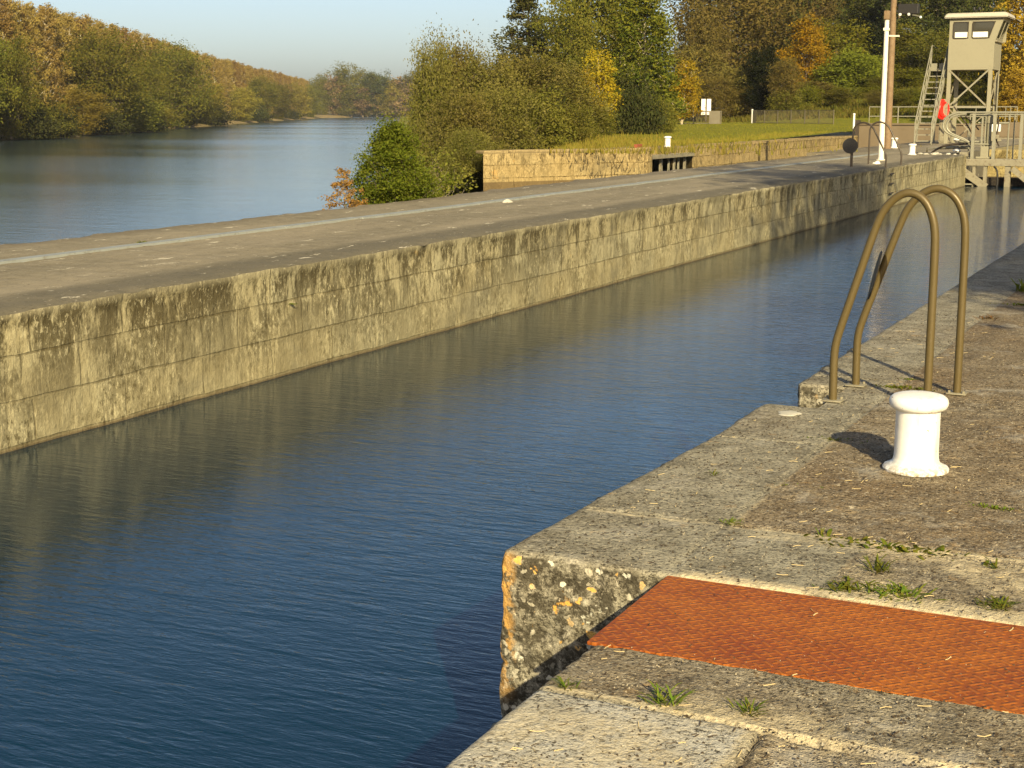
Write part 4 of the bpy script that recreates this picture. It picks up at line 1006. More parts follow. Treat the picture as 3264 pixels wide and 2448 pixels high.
def tree_proto(name, seed, kind, H, W, nleaf, leaf, bark, t0=.15, gaps=.5, nb=26, twigs=0):
    """returns (trunk mesh, crown mesh); built at its real size with the base at the origin"""
    r = np.random.default_rng(seed); mb = MB(); R = W/2
    lean = r.normal(size=2)*.02*H
    def axis(t): return np.array([lean[0]*t*t + .012*H*math.sin(t*5+seed), lean[1]*t*t + .012*H*math.cos(t*4+seed), H*t])
    stems = 1
    if kind in ('bush', 'willow'): stems = 4
    segs = []
    def prof(t):
        if kind == 'round': return R*math.sqrt(max(0, 1 - ((t-.58)/.46)**2))
        if kind == 'willow': return R*math.sqrt(max(0, 1 - ((t-.45)/.58)**2))
        if kind == 'bush': return R*math.sqrt(max(0, 1 - ((t-.35)/.66)**2))
        if kind == 'column': return R*min(1, (t-t0+.04)/.16)*math.sqrt(max(0.02, 1.03-t))*1.05
        if kind == 'egg': return R*min(1, (t+.14)/.26)*max(.04, 1.03-t)**.62*1.12
        if kind == 'cone': return R*min(1, (t-t0+.05)/.2)*max(.05, (1.04-t))**.75*1.15
    tips = []
    tr = max(.018*H, .02)
    if stems == 1:
        pts = [axis(t) for t in np.linspace(0, .93, 9)]
        mb.tube(pts, [tr*(1-.9*q) for q in np.linspace(0, 1, 9)], 7)
    else:
        for k in range(stems):
            a = 2*PI*k/stems + r.uniform(0, 1); e = np.array([math.cos(a)*R*.4, math.sin(a)*R*.4, H*.75])
            pts = [np.array([math.cos(a)*.03*H*.4, math.sin(a)*.03*H*.4, 0]) + (e*np.array([q**1.4, q**1.4, q])) for q in np.linspace(0, 1, 6)]
            mb.tube(pts, [tr*.6*(1-.85*q) for q in np.linspace(0, 1, 6)], 5)
    for k in range(nb):
        t = t0 + (1-t0)*((k + r.uniform(0, 1))/nb)*.97; a = k*2.4 + r.uniform(-.5, .5)
        rad = prof(t)*r.uniform(.62, 1.12)
        if rad < .02*H: rad = .02*H
        d = np.array([math.cos(a), math.sin(a), 0])
        rise = {'column': 1.5, 'cone': .25, 'egg': .7, 'round': .55, 'willow': .25, 'bush': .35}[kind]
        z0 = max(.02, t - rise*rad/H*.75)
        p0 = axis(z0); p1 = axis(t) + d*rad; p1[2] = axis(t)[2]
        mid = (p0+p1)/2; mid[2] += .10*rad*(1 if kind != 'cone' else -.4)
        if kind == 'willow': p1[2] -= .12*rad
        pts = [p0, p0*.5+mid*.5 + r.normal(size=3)*.02*rad, mid, mid*.45+p1*.55 + r.normal(size=3)*.04*rad, p1]
        br = tr*(.42*(1-t)+.10)
        mb.tube(pts, [br, br*.8, br*.55, br*.35, br*.12], 4, caps=False)
        tips.append((np.array(pts), rad, t))
        for j in range(2+twigs):
            q = r.uniform(.35, .95); s = pts[2]*(1-q)+pts[4]*q; e = s + r.normal(size=3)*rad*.28 + np.array([0, 0, rad*.22])
            mb.tube([s, (s+e)/2 + r.normal(size=3)*.02*rad, e], [br*.35, br*.22, br*.06], 3, caps=False)
            tips.append((np.array([s, (s+e)/2, e, e, e]), rad*.35, t))
    trunk = mb.build(name+'_trunk', bark).data
    # leaves sit in sprays along the outer parts of the branches
    wts = np.array([max(.15*R, p[1]) for p in tips]); wts = wts/wts.sum(); ncl = max(30, int(nleaf/26))
    pick = r.choice(len(tips), ncl, p=wts); C_ = []
    sig0 = {'column': .075, 'cone': .06, 'egg': .075, 'round': .085, 'willow': .095, 'bush': .11}[kind]*W
    for i in pick:
        pts, rad, t = tips[i]; q = r.uniform(.25, 1.02)**.6*4; a = int(min(3, q)); f_ = q-a
        C_.append(pts[a]*(1-f_) + pts[min(4, a+1)]*f_)
    C_ = np.array(C_) + r.normal(size=(ncl, 3))*sig0*.5
    sig = sig0*r.uniform(.5, 1.25, ncl)
    idx = r.integers(0, ncl, nleaf); off = r.normal(size=(nleaf, 3))*sig[idx][:, None]; off[:, 2] *= .62
    if kind == 'willow': off[:, 2] *= 1.6
    P = C_[idx] + off
    P = P[vn(P/W, 7, seed) > -1 + gaps*1.25]           # holes where no foliage grows
    P = P[P[:, 2] > .01*H]
    return trunk, P, r

def crown(name, P, r, leaf, mat, squash=.5):
    return leaf_mesh(name, P, leaf, mat, r, squash)

_tmp = []
def make(kind, seed, H, W, nleaf, leaf, lm, bark='bark', name='tree', **k):
    tm, P, r = tree_proto(name, seed, kind, H, W, nleaf, leaf, M[bark], **k)
    for o in [o for o in C.objects if o.data is tm]: bpy.data.objects.remove(o)
    cm = crown(name+'_crown', P, r, leaf, LM[lm]); return (tm, cm, H, W)

PROTO = {}
PROTO['willow'] = [make('willow', 1, 6, 4.6, 36000, .075, 'willow', gaps=.30, nb=34, t0=.04, twigs=2), make('willow', 2, 6, 4.6, 36000, .075, 'willow', gaps=.34, nb=34, t0=.04, twigs=2)]
PROTO['shrubg'] = [make('bush', 3, 3, 3, 12000, .075, 'shrubg', gaps=.3, nb=22, t0=.05)]
PROTO['conic'] = [make('cone', 4, 13, 6, 20000, .13, 'conic', gaps=.42, nb=48, t0=.12, twigs=1)]
PROTO['olive'] = [make('round', 5, 12, 9, 20000, .17, 'olive', gaps=.33, nb=34, t0=.08, twigs=1), make('round', 6, 12, 8, 20000, .17, 'olive', gaps=.36, nb=34, t0=.10, twigs=1)]
PROTO['aspen'] = [make('column', 7, 10, 4.6, 20000, .11, 'aspen', bark='palebark', gaps=.34, nb=44, t0=.1, twigs=1)]
PROTO['birch'] = [make('column', 8, 5.5, 3, 9000, .085, 'birch', bark='palebark', gaps=.40, nb=30, t0=.14, twigs=1)]
PROTO['brown'] = [make('round', 9, 14, 10, 26000, .16, 'brown', gaps=.33, nb=40, t0=.05, twigs=3), make('round', 10, 8, 6, 14000, .14, 'brown', gaps=.36, nb=30, t0=.05, twigs=2)]
PROTO['orange'] = [make('column', 11, 9, 5.4, 14000, .13, 'orange', gaps=.36, nb=32, t0=.1, twigs=1)]
PROTO['lime'] = [make('round', 12, 9, 7, 18000, .15, 'lime', bark='palebark', gaps=.36, nb=32, t0=.06, twigs=1), make('column', 13, 12, 6, 16000, .15, 'lime', bark='palebark', gaps=.38, nb=36, t0=.08)]
PROTO['limeb'] = [make('round', 14, 5, 5.5, 13000, .13, 'limeb', gaps=.33, nb=28, t0=.06)]
PROTO['darkg'] = [make('round', 15, 16, 9, 22000, .20, 'darkg', gaps=.34, nb=40, t0=.05), make('cone', 16, 15, 8, 18000, .20, 'darkg', gaps=.36, nb=44, t0=.05)]
PROTO['woodshade'] = [make('round', 28, 14, 8, 16000, .22, 'woodshade', gaps=.26, nb=40, t0=.03)]  # added trees that stand in for dark hollows of the wood
PROTO['dark'] = [make('bush', 17, 3, 8, 7000, .22, 'dark', gaps=.3, nb=22, t0=.03)]
PROTO['russet'] = [make('column', 18, 12, 5, 16000, .14, 'russet', gaps=.42, nb=40, t0=.05, twigs=1)]
PROTO['bank'] = [make('round', 25, 17, 13, 34000, .20, 'olive', gaps=.30, nb=50, t0=.03, twigs=2), make('round', 26, 17, 13, 34000, .20, 'olive', gaps=.32, nb=50, t0=.03, twigs=2)]
PROTO['goldo'] = [make('round', 19, 12, 9, 18000, .20, 'goldo', gaps=.32, nb=34, t0=.05)]
PROTO['rosy'] = [make('round', 20, 24, 14, 9000, .5, 'rosy', gaps=.36, nb=28, t0=.06)]
PROTO['poplar'] = [make('column', 21+i, 21, 5.4, 15000, .16, 'poplar', bark='palebark', gaps=.25, nb=64, t0=.04, twigs=1) for i in range(3)]

_cnt = {}
def put_tree(kind, x, y, z, h, wd, label, group, rz=None, name='tree', cat_=None, var=None):
    pr = PROTO[kind]; i = _cnt.get(kind, 0); _cnt[kind] = i+1; tm, cm, H, W = pr[(i if var is None else var) % len(pr)]
    e = empty(name, (x, y, z), rz if rz is not None else (i*1.7) % 6.28, label, cat_ or 'tree', group)
    e.scale = (wd/W, wd/W, h/H)
    for nm, me in (('trunk', tm), ('crown', cm)):
        o = bpy.data.objects.new(nm, me); C.objects.link(o); o.parent = e
    return e

# --- trees right of the river: (x, y, top height above quay, crown width, kind, label)
RIGHT = [
(-40.5,73.7,-2.6,7.3,2.3,'willow','grey olive willow at the river tip of the thicket, left of two'),
(-41.2,77.8,-2.4,7.5,3.3,'willow','grey olive willow at the river tip of the thicket, right of two'),
(-36.0,71.4,-1.2,5.0,3.7,'willow','grey olive willow in the thicket behind the wing wall, third from left'),
(-36.8,77.7,-0.8,5.3,4.2,'willow','grey olive willow in the thicket left of the yellow birch, left of two'),
(-35.8,80.4,-0.3,4.3,3.8,'willow','grey olive willow in the thicket left of the yellow birch, right of two'),
(-30.6,58.5,-2.9,5.0,2.6,'willow','grey olive willow in the thicket behind the wing wall, first from left'),
(-27.7,53.3,-3.0,3.7,1.7,'willow','grey olive willow in the thicket behind the wing wall, second from left'),
(-31.7,64.6,-1.4,3.9,2.9,'willow','grey olive willow in the thicket behind the wing wall, fourth from left'),
(-31.1,67.2,-0.6,2.8,2.7,'shrubg','low green shrub in the thicket left of the yellow birch, first from left'),
(-30.5,69.7,-0.2,1.9,1.9,'shrubg','low green shrub in the thicket left of the yellow birch, second from left'),
(-53.2,113.1,-0.5,12.7,5.8,'conic','tall dark pointed poplar in the thicket left of the yellow birch'),
(-47.9,110.1,0.0,9.0,4.4,'olive','dull olive tree in the thicket left of the yellow birch'),
(-50.3,122.3,0.0,13.8,6.9,'olive','dull olive tree at the left border of the lawn'),
(-38.3,101.4,0.1,10.3,4.7,'aspen','fresh green aspen at the left border of the lawn, right of two'),
(-43.5,110.0,0.0,9.2,4.0,'aspen','fresh green aspen at the left border of the lawn, left of two'),
(-37.4,90.8,0.1,5.5,2.9,'birch','golden birch at the left border of the lawn, right of two'),
(-36.8,86.6,0.0,4.2,2.0,'birch','golden birch at the left border of the lawn, left of two'),
(-46.5,133.0,0.3,6.0,3.2,'birch','golden birch just left of the notice boards'),
(-56.3,178.2,1.0,18.3,13.1,'brown','brown autumn tree behind the notice boards, fourth from left'),
(-53.7,157.3,0.6,7.6,5.6,'brown','brown autumn tree behind the notice boards, first from left'),
(-56.9,170.2,0.8,11.7,4.9,'brown','brown autumn tree behind the notice boards, second from left'),
(-48.0,154.5,0.6,5.4,4.0,'brown','brown autumn tree behind the notice boards, fifth from left'),
(-49.4,151.6,0.6,4.4,3.9,'brown','brown autumn tree behind the notice boards, third from left'),
(-41.3,148.8,1.3,5.2,2.7,'brown','brown autumn tree at the dark opening in the wood'),
(-46.1,175.4,3.0,9.4,5.5,'orange','orange autumn tree behind the long mesh fence'),
(-44.0,180.8,3.0,8.4,6.7,'lime','yellow green broadleaf tree on the slope left of the lamp pole, second from left'),
(-39.4,172.0,3.0,5.0,5.8,'limeb','bright light green tree on the slope left of the lamp pole, left of two'),
(-43.1,172.4,2.5,4.4,4.8,'lime','yellow green broadleaf tree on the slope left of the lamp pole, first from left'),
(-63.8,219.0,2.0,20.4,10.4,'darkg','very dark tree at the dark opening in the wood'),
(-62.1,231.0,6.0,19.5,10.2,'brown','brown autumn tree behind the long mesh fence, left of two'),
(-59.9,243.1,9.0,16.0,9.8,'darkg','very dark tree on the slope left of the lamp pole, left of two'),
(-58.1,255.1,10.0,19.1,11.8,'lime','yellow green broadleaf tree on the slope left of the lamp pole, third from left'),
(-47.2,215.9,6.0,14.1,7.3,'darkg','very dark tree on the slope left of the lamp pole, right of two'),
(-42.2,207.3,6.0,14.5,7.6,'darkg','very dark tree on the slope between pole and stairs'),
(-38.5,198.0,5.0,7.4,6.6,'lime','yellow green broadleaf tree on the slope between pole and stairs'),
(-42.2,235.0,9.0,16.0,9.9,'lime','yellow green broadleaf tree on the slope behind the control cabin, left of two'),
(-36.5,221.1,8.0,13.5,8.0,'darkg','very dark tree on the slope behind the control cabin'),
(-34.3,194.4,5.0,5.9,5.9,'olive','dull olive tree on the slope behind the control cabin, left of two'),
(-35.8,177.1,3.0,3.4,5.4,'limeb','bright light green tree on the slope between pole and stairs, left of two'),
(-36.7,248.8,9.0,19.2,8.9,'lime','yellow green broadleaf tree at the right edge behind the lock gate, left of two'),
(-30.1,190.9,5.0,5.1,5.1,'lime','yellow green broadleaf tree on the slope behind the control cabin, right of two'),
(-25.5,176.5,4.0,3.9,4.7,'olive','dull olive tree at the right edge behind the lock gate'),
(-15.7,125.7,0.6,12.1,4.1,'russet','rusty orange tree at the right edge behind the lock gate, second from left'),
(-21.1,156.4,2.0,4.2,2.8,'lime','yellow green broadleaf tree at the right edge behind the lock gate, right of two'),
(-15.2,137.0,0.6,14.2,4.8,'russet','rusty orange tree at the right edge behind the lock gate, third from left'),
(-14.8,117.2,0.6,4.1,2.4,'russet','rusty orange tree at the right edge behind the lock gate, first from left'),
(-51.3,141.8,0.4,4.4,4.2,'olive','dull olive tree just left of the notice boards'),
(-55.5,184.2,1.2,3.3,4.1,'darkg','very dark tree behind the notice boards'),
(-44.8,152.7,0.9,6.9,2.8,'woodshade','almost black tree painted as shade at the dark opening in the wood'),
(-43.1,196.9,5.0,7.4,4.8,'woodshade','almost black tree painted as shade on the slope left of the lamp pole'),
(-60.2,181.9,1.0,11.1,2.9,'woodshade','almost black tree painted as shade behind the notice boards'),
(-23.1,166.5,2.0,9.4,3.0,'woodshade','almost black tree painted as shade at the right edge behind the lock gate, left of two'),
(-16.6,134.1,1.0,4.1,2.0,'woodshade','almost black tree painted as shade at the right edge behind the lock gate, right of two'),
(-34.5,83.3,0.1,1.6,1.7,'shrubg','low green shrub at the left border of the lawn'),
(-37.0,93.2,0.1,1.9,2.2,'dark','dark low bush at the left border of the lawn, left of two'),
(-35.0,91.9,0.1,2.2,2.4,'dark','dark low bush at the left border of the lawn, right of two'),
(-35.9,98.2,0.1,2.0,1.9,'shrubg','low green shrub just left of the notice boards'),
(-33.2,77.3,0.0,1.5,1.6,'shrubg','low green shrub in the thicket left of the yellow birch, third from left'),
(-33.3,75.0,0.0,1.3,1.5,'dark','dark low bush in the thicket left of the yellow birch'),
(-41.0,149.0,1.5,2.2,3.0,'shrubg','low green shrub at the dark opening in the wood'),
(-41.5,157.6,1.5,2.4,3.2,'limeb','bright light green tree behind the long mesh fence'),
(-41.4,162.1,1.5,3.2,3.3,'brown','brown autumn tree behind the long mesh fence, right of two'),
(-36.6,152.2,1.5,2.2,2.6,'olive','dull olive tree on the slope left of the lamp pole'),
(-37.9,162.7,1.5,2.3,3.1,'shrubg','low green shrub on the slope left of the lamp pole'),
(-35.9,163.7,1.5,2.2,2.9,'limeb','bright light green tree on the slope left of the lamp pole, right of two'),
(-32.5,153.1,1.5,2.0,2.5,'brown','brown autumn tree on the slope between pole and stairs'),
(-30.2,152.0,1.5,1.9,2.7,'olive','dull olive tree on the slope between pole and stairs, right of two'),
(-31.1,161.5,1.5,1.9,2.5,'shrubg','low green shrub on the slope between pole and stairs'),
(-28.0,153.1,1.5,1.8,2.5,'limeb','bright light green tree on the slope between pole and stairs, right of two'),
(-28.2,165.2,1.5,2.2,3.0,'brown','brown autumn tree on the slope behind the control cabin'),
(-26.5,166.0,1.5,2.5,2.9,'olive','dull olive tree on the slope behind the control cabin, right of two'),
(-23.3,156.4,1.5,2.4,2.3,'shrubg','low green shrub at the right edge behind the lock gate'),
(-22.8,158.9,1.5,2.3,2.4,'limeb','bright light green tree at the right edge behind the lock gate'),
(-36.0,169.2,3.0,2.2,3.1,'olive','dull olive tree on the slope between pole and stairs, left of two'),
(-42.7,162.6,2.0,2.1,3.1,'olive','dull olive tree behind the long mesh fence'),
]
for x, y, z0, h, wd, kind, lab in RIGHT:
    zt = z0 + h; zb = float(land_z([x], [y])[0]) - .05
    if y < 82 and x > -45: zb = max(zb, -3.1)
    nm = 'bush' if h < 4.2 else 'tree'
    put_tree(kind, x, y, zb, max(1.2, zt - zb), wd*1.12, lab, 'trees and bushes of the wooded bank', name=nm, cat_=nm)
# --- riverside trees of the far bank
LEFT = [
(-172.8,177.0,-2.8,14.1,7.2,'bank','dull olive tree at the left end of the far bank'),
(-178.9,189.0,-2.8,5.1,6.9,'shrubg','low green shrub at the left end of the far bank'),
(-183.2,197.4,-2.8,5.5,6.4,'goldo','golden olive riverside tree at the left end of the far bank'),
(-200.6,231.5,-2.8,18.2,11.9,'bank','dull olive tree by the darkest bushes of the far bank, left of two'),
(-219.7,264.2,-2.8,14.6,10.3,'bank','dull olive tree by the darkest bushes of the far bank, right of two'),
(-247.9,311.8,-2.8,19.9,15.0,'bank','dull olive tree above the first sandy strip of the far bank, left of two'),
(-192.7,216.1,-2.8,7.8,6.9,'goldo','golden olive riverside tree by the darkest bushes of the far bank'),
(-210.5,248.7,-2.8,7.2,11.7,'shrubg','low green shrub by the darkest bushes of the far bank'),
(-290.6,383.7,-2.8,11.6,8.7,'goldo','golden olive riverside tree above the first sandy strip of the far bank, right of two'),
(-262.0,335.6,-2.8,8.8,12.8,'bank','dull olive tree above the first sandy strip of the far bank, right of two'),
(-337.3,463.8,-2.8,12.1,10.5,'goldo','golden olive riverside tree where the far bank begins to recede'),
(-369.3,520.8,-2.8,16.9,11.7,'bank','dull olive tree where the far bank begins to recede'),
(-409.7,592.7,-2.8,15.2,13.2,'bank','dull olive tree near the river bend on the far bank, left of two'),
(-462.2,686.3,-2.8,18.1,12.6,'goldo','golden olive riverside tree near the river bend on the far bank'),
(-513.3,777.3,-2.8,18.4,11.4,'bank','dull olive tree near the river bend on the far bank, right of two'),
(-166.9,163.6,-2.8,16.6,8.1,'bank','dull olive tree beyond the left picture edge'),
(-175.5,182.3,-2.8,3.6,5.9,'dark','dark low bush at the left end of the far bank, left of two'),
(-181.3,193.7,-2.8,3.2,7.0,'dark','dark low bush at the left end of the far bank, right of two'),
(-198.1,226.7,-2.8,3.0,7.2,'dark','dark low bush by the darkest bushes of the far bank, left of two'),
(-216.5,258.8,-2.8,2.5,10.1,'dark','dark low bush by the darkest bushes of the far bank, right of two'),
(-281.2,367.9,-2.8,4.3,9.8,'dark','dark low bush above the first sandy strip of the far bank'),
(-356.5,498.0,-2.8,4.3,9.3,'dark','dark low bush where the far bank begins to recede'),
(-434.1,636.2,-2.8,4.2,9.4,'dark','dark low bush near the river bend on the far bank'),
(-233.6,287.7,-2.8,4.9,6.7,'goldo','golden olive riverside tree above the first sandy strip of the far bank, left of two'),
]
for x, y, z0, h, wd, kind, lab in LEFT:
    nm = 'bush' if kind in ('dark', 'shrubg') else 'tree'
    if kind == 'dark': x += 1.5
    put_tree(kind, x, y, z0, h, wd*1.15, lab, 'riverside trees on the far bank', name=nm, cat_=nm)
FAR = [
(-569.6,879.9,-2.8,26.0,15.4,'olive','olive distant tree across the river bend, second from left'),
(-562.4,883.4,-2.8,27.3,15.4,'rosy','rosy brown distant tree across the river bend, first from left'),
(-552.2,888.2,-2.8,32.4,23.1,'olive','olive distant tree across the river bend, fourth from left'),
(-542.1,893.1,-2.8,26.6,15.4,'olive','olive distant tree across the river bend, fifth from left'),
(-536.3,895.9,-2.8,29.8,19.3,'darkg','dark green distant tree across the river bend'),
(-527.7,900.1,-2.8,24.1,19.3,'goldo','golden distant tree across the river bend, left of two'),
(-519.0,904.3,-2.8,26.0,19.3,'rosy','rosy brown distant tree across the river bend, third from left'),
(-511.8,907.8,-2.8,28.2,23.1,'olive','olive distant tree across the river bend, sixth from left'),
(-558.0,885.5,-2.8,21.8,19.3,'olive','olive distant tree across the river bend, third from left'),
(-545.0,891.7,-2.8,20.2,19.3,'rosy','rosy brown distant tree across the river bend, second from left'),
(-523.3,902.2,-2.8,20.2,15.4,'goldo','golden distant tree across the river bend, right of two'),
(-503.1,912.0,-2.8,29.8,23.1,'olive','olive distant tree across the river bend, seventh from left'),
(-575.4,877.1,-2.8,23.4,19.3,'olive','olive distant tree across the river bend, first from left'),
(-494.4,916.2,-2.8,26.6,23.1,'olive','olive distant tree across the river bend, eighth from left'),
(-482.8,921.7,-2.8,28.2,23.1,'olive','olive distant tree across the river bend, ninth from left'),
]
for x, y, z0, h, wd, kind, lab in FAR:
    put_tree(kind, x, y, z0, h, wd*1.1, lab, 'trees on the distant river bend', var=0)
# --- poplar plantation: three rows behind the riverside trees
rr = random.Random(5); n_pop = 0
for row, (dd, st) in enumerate(((7.5, 4.0), (13, 6.2), (20, 9.5))):
    t_ = 95.0 + row*3
    while t_ < 925 and n_pop < 292:
        x, y = bank_pt(t_, dd + rr.uniform(-1.2, 1.2)); h = rr.uniform(22.0, 23.0) + row*.5
        put_tree('poplar', x, y, -1.5, h, rr.uniform(5.4, 6.6), 'tall slim golden brown poplar in the plantation behind the far bank trees', 'poplars in the plantation', name='poplar_tree', cat_='poplar'); n_pop += 1
        t_ += st*rr.uniform(.8, 1.2)*(1 + t_/650)
print('poplars', n_pop)

# --- trees that stand outside the picture on the right and throw the shade seen on the quay and pier
for x, y, h, wd, lab in ((7.8, 2.8, 10.3, 3.6, 'leafy tree on the meadow nearest the quay, shading its far edge'), (10.6, 10.8, 17.9, 7.0, 'tall tree on the meadow beyond, shading the pier wall')):
    put_tree('olive', x, y, -.03, h, wd, lab, 'trees on the meadow')

rs = random.Random(11)
for i in range(26):
    y = rs.uniform(112, 190); x = -10 + i*5.2 + rs.uniform(-2, 2); k = rs.choice(['lime', 'darkg', 'brown', 'olive', 'russet'])
    put_tree(k, x, y, float(land_z([x], [y])[0]) - .1, rs.uniform(10, 16), rs.uniform(8, 12), 'autumn tree on the slope right of the lock, outside the photo', 'trees on the slope right of the lock')

# --- bushes growing from the back edge of the pier
tm, P, r_ = tree_proto('green', 31, 'egg', 1.78, 1.42, 34000, .026, M['bark'], t0=.03, gaps=.29, nb=80, twigs=2)
for o in [o for o in C.objects if o.data is tm]: bpy.data.objects.remove(o)
e = empty('bush', (-14.40, 24.6, -.45), 0, 'dense bright green bush growing behind the back edge of the pier', 'bush')
link(tm, 'trunk', e); link(crown('crown', P, r_, .027, LM['green']), 'crown', e)
tm, P, r_ = tree_proto('orangeb', 32, 'cone', 1.0, .8, 2000, .024, M['bark'], t0=.03, gaps=.34, nb=34, twigs=2)
for o in [o for o in C.objects if o.data is tm]: bpy.data.objects.remove(o)
e = empty('bush', (-14.12, 22.4, -.42), .4, 'small sparse orange bush left of the green one, behind the pier', 'bush')
link(tm, 'trunk', e); link(crown('crown', P, r_, .026, LM['orangebush']), 'crown', e)
tm, P, r_ = tree_proto('greyb', 33, 'bush', 1.5, 2.2, 2500, .05, M['palebark'], t0=.03, gaps=.4, nb=40, twigs=3)
for o in [o for o in C.objects if o.data is tm]: bpy.data.objects.remove(o)
e = empty('bush', (-24.8, 44.5, -2.2), 1, 'grey twiggy half bare bush in the gap left of the wing wall', 'bush')
e.scale = (1.3, 1.3, 1.3); link(tm, 'trunk', e); link(crown('crown', P, r_, .05, LM['shrubg']), 'crown', e)
# masonry footing behind the pier the bushes root in
mb = MB(); mb.box(-14.9, -13.8, 21.8, 26, -6, -.55); o = mb.build('rubble_bank', M['scrub']); o['kind'] = 'structure'
mb = MB(); mb.prism([(-24.3, 43.5), (-23.6, 45), (-26.2, 51.3), (-29.5, 53), (-26.0, 46)], -6, -2.1); o = mb.build('low_bank', M['scrub']); o['kind'] = 'structure'

# --- weeds in the joints of the quay: each tuft is its own plant
def tuft(x, y, kind, s, seed, lab, z=0.0):
    r = np.random.default_rng(seed); V = []; F = []
    n = {'grass': 46, 'rosette': 110, 'mat': 260, 'dry': 40, 'sprig': 14}[kind]
    for k in range(n):
        a = r.uniform(0, 2*PI); d = np.array([math.cos(a), math.sin(a)]); off = r.normal(size=2)*s*{'grass': .22, 'rosette': .34, 'mat': .55, 'dry': .3, 'sprig': .1}[kind]
        if kind == 'mat': off[1] *= .28; off[0] *= 1.1
        L = s*r.uniform(.35, 1.1)*{'grass': 1, 'rosette': .55, 'mat': .20, 'dry': .55, 'sprig': .9}[kind]
        up = {'grass': r.uniform(.5, 1.3), 'rosette': r.uniform(.15, .8), 'mat': r.uniform(.2, 1.0), 'dry': r.uniform(.1, .7), 'sprig': r.uniform(.3, 1.2)}[kind]
        wd = L*{'grass': .045, 'rosette': .085, 'mat': .20, 'dry': .05, 'sprig': .06}[kind]
        q = np.array([-d[1], d[0]]); b = len(V)
        for j, (f_, ww) in enumerate(((0, .6), (.4, 1), (.75, .8), (1, .08))):
            c = off + d*L*f_; zz = L*up*f_*(1-.38*f_*f_); V.append((c[0]-q[0]*wd*ww, c[1]-q[1]*wd*ww, zz-.004)); V.append((c[0]+q[0]*wd*ww, c[1]+q[1]*wd*ww, zz-.004))
        for j in range(3): F.append((b+2*j, b+2*j+1, b+2*j+3, b+2*j+2))
    o = link(newmesh('weed', np.array(V), np.array(F), M['dryweed' if kind in ('dry',) else 'weed']), 'weed', loc=(x, y, z))
    return tag(o, lab, 'weed', 'weeds in the quay joints')
W_ = [(-1.55, 6.13, 'mat', .08, 'low weed just left of the bollard foot in the pale joint line'),
 (-1.66, 5.45, 'rosette', .055, 'small weed at the crossing of the coping joint and the pale band'),
 (-1.30, 5.41, 'sprig', .05, 'thin sprig on the pale band left of the wide green mat'),
 (-1.05, 5.36, 'mat', .22, 'wide flat mat of green weed on the pale cross joint'),
 (-1.01, 5.06, 'grass', .075, 'upright spiky green tuft between the weed mat and the plate'),
 (-1.07, 4.84, 'rosette', .10, 'bushy green weed at the plate edge, left of the pair'),
 (-.90, 4.85, 'rosette', .11, 'bushy green weed at the plate edge, right of the pair'),
 (-.98, 4.84, 'sprig', .06, 'little sprig filling the gap between the paired plate edge weeds'),
 (-.78, 6.13, 'mat', .09, 'flat weed far right of the bollard near the picture edge'),
 (-.64, 5.28, 'sprig', .075, 'lone wiry sprig in the white crust at the right'),
 (-.58, 4.88, 'rosette', .075, 'dark green weed above the plate at the far right'),
 (-1.06, 3.66, 'grass', .055, 'small grass tuft at the corner of the smooth near slab'),
 (-1.28, 3.615, 'grass', .075, 'tall thin grass blades in the near slab joint'),
 (-1.40, 3.605, 'mat', .045, 'small leafy weed in the near slab joint middle'),
 (-1.57, 3.60, 'grass', .045, 'tiny grass blade near the left end of the slab joint'),
 (-1.66, 7.10, 'mat', .10, 'yellowish weed in the shadow tip of the bollard'),
 (-1.97, 6.15, 'sprig', .05, 'faint small sprig on the coping stone by the water'),
 (-1.63, 8.66, 'mat', .13, 'yellow green moss mat between the hooped rails'),
 (-1.64, 8.97, 'mat', .07, 'small moss patch just beyond the hooped rails'),
 (-1.62, 11.95, 'dry', .16, 'reddish brown dry weed farther along the quay'),
 (-1.60, 13.9, 'grass', .15, 'green tuft on the quay edge near the shaded part'),
 (-1.45, 12.9, 'mat', .16, 'flat weed strip on the distant quay joint')]
for i, (x, y, k, s, lab) in enumerate(W_): tuft(x, y, k, s, 50+i, lab)
for i, (x, y, z, s, lab) in enumerate([(-11.86, 14.2, .02, .10, 'tiny yellow green plant beside the pale strip on the pier')]):
    o = tuft(x, y, 'rosette', s, 90, lab, z)
    del o['group']
o = tuft(-8.86, 13.0, 'rosette', .06, 92, 'tiny green plant growing out of the pier wall face', -.42); del o['group']

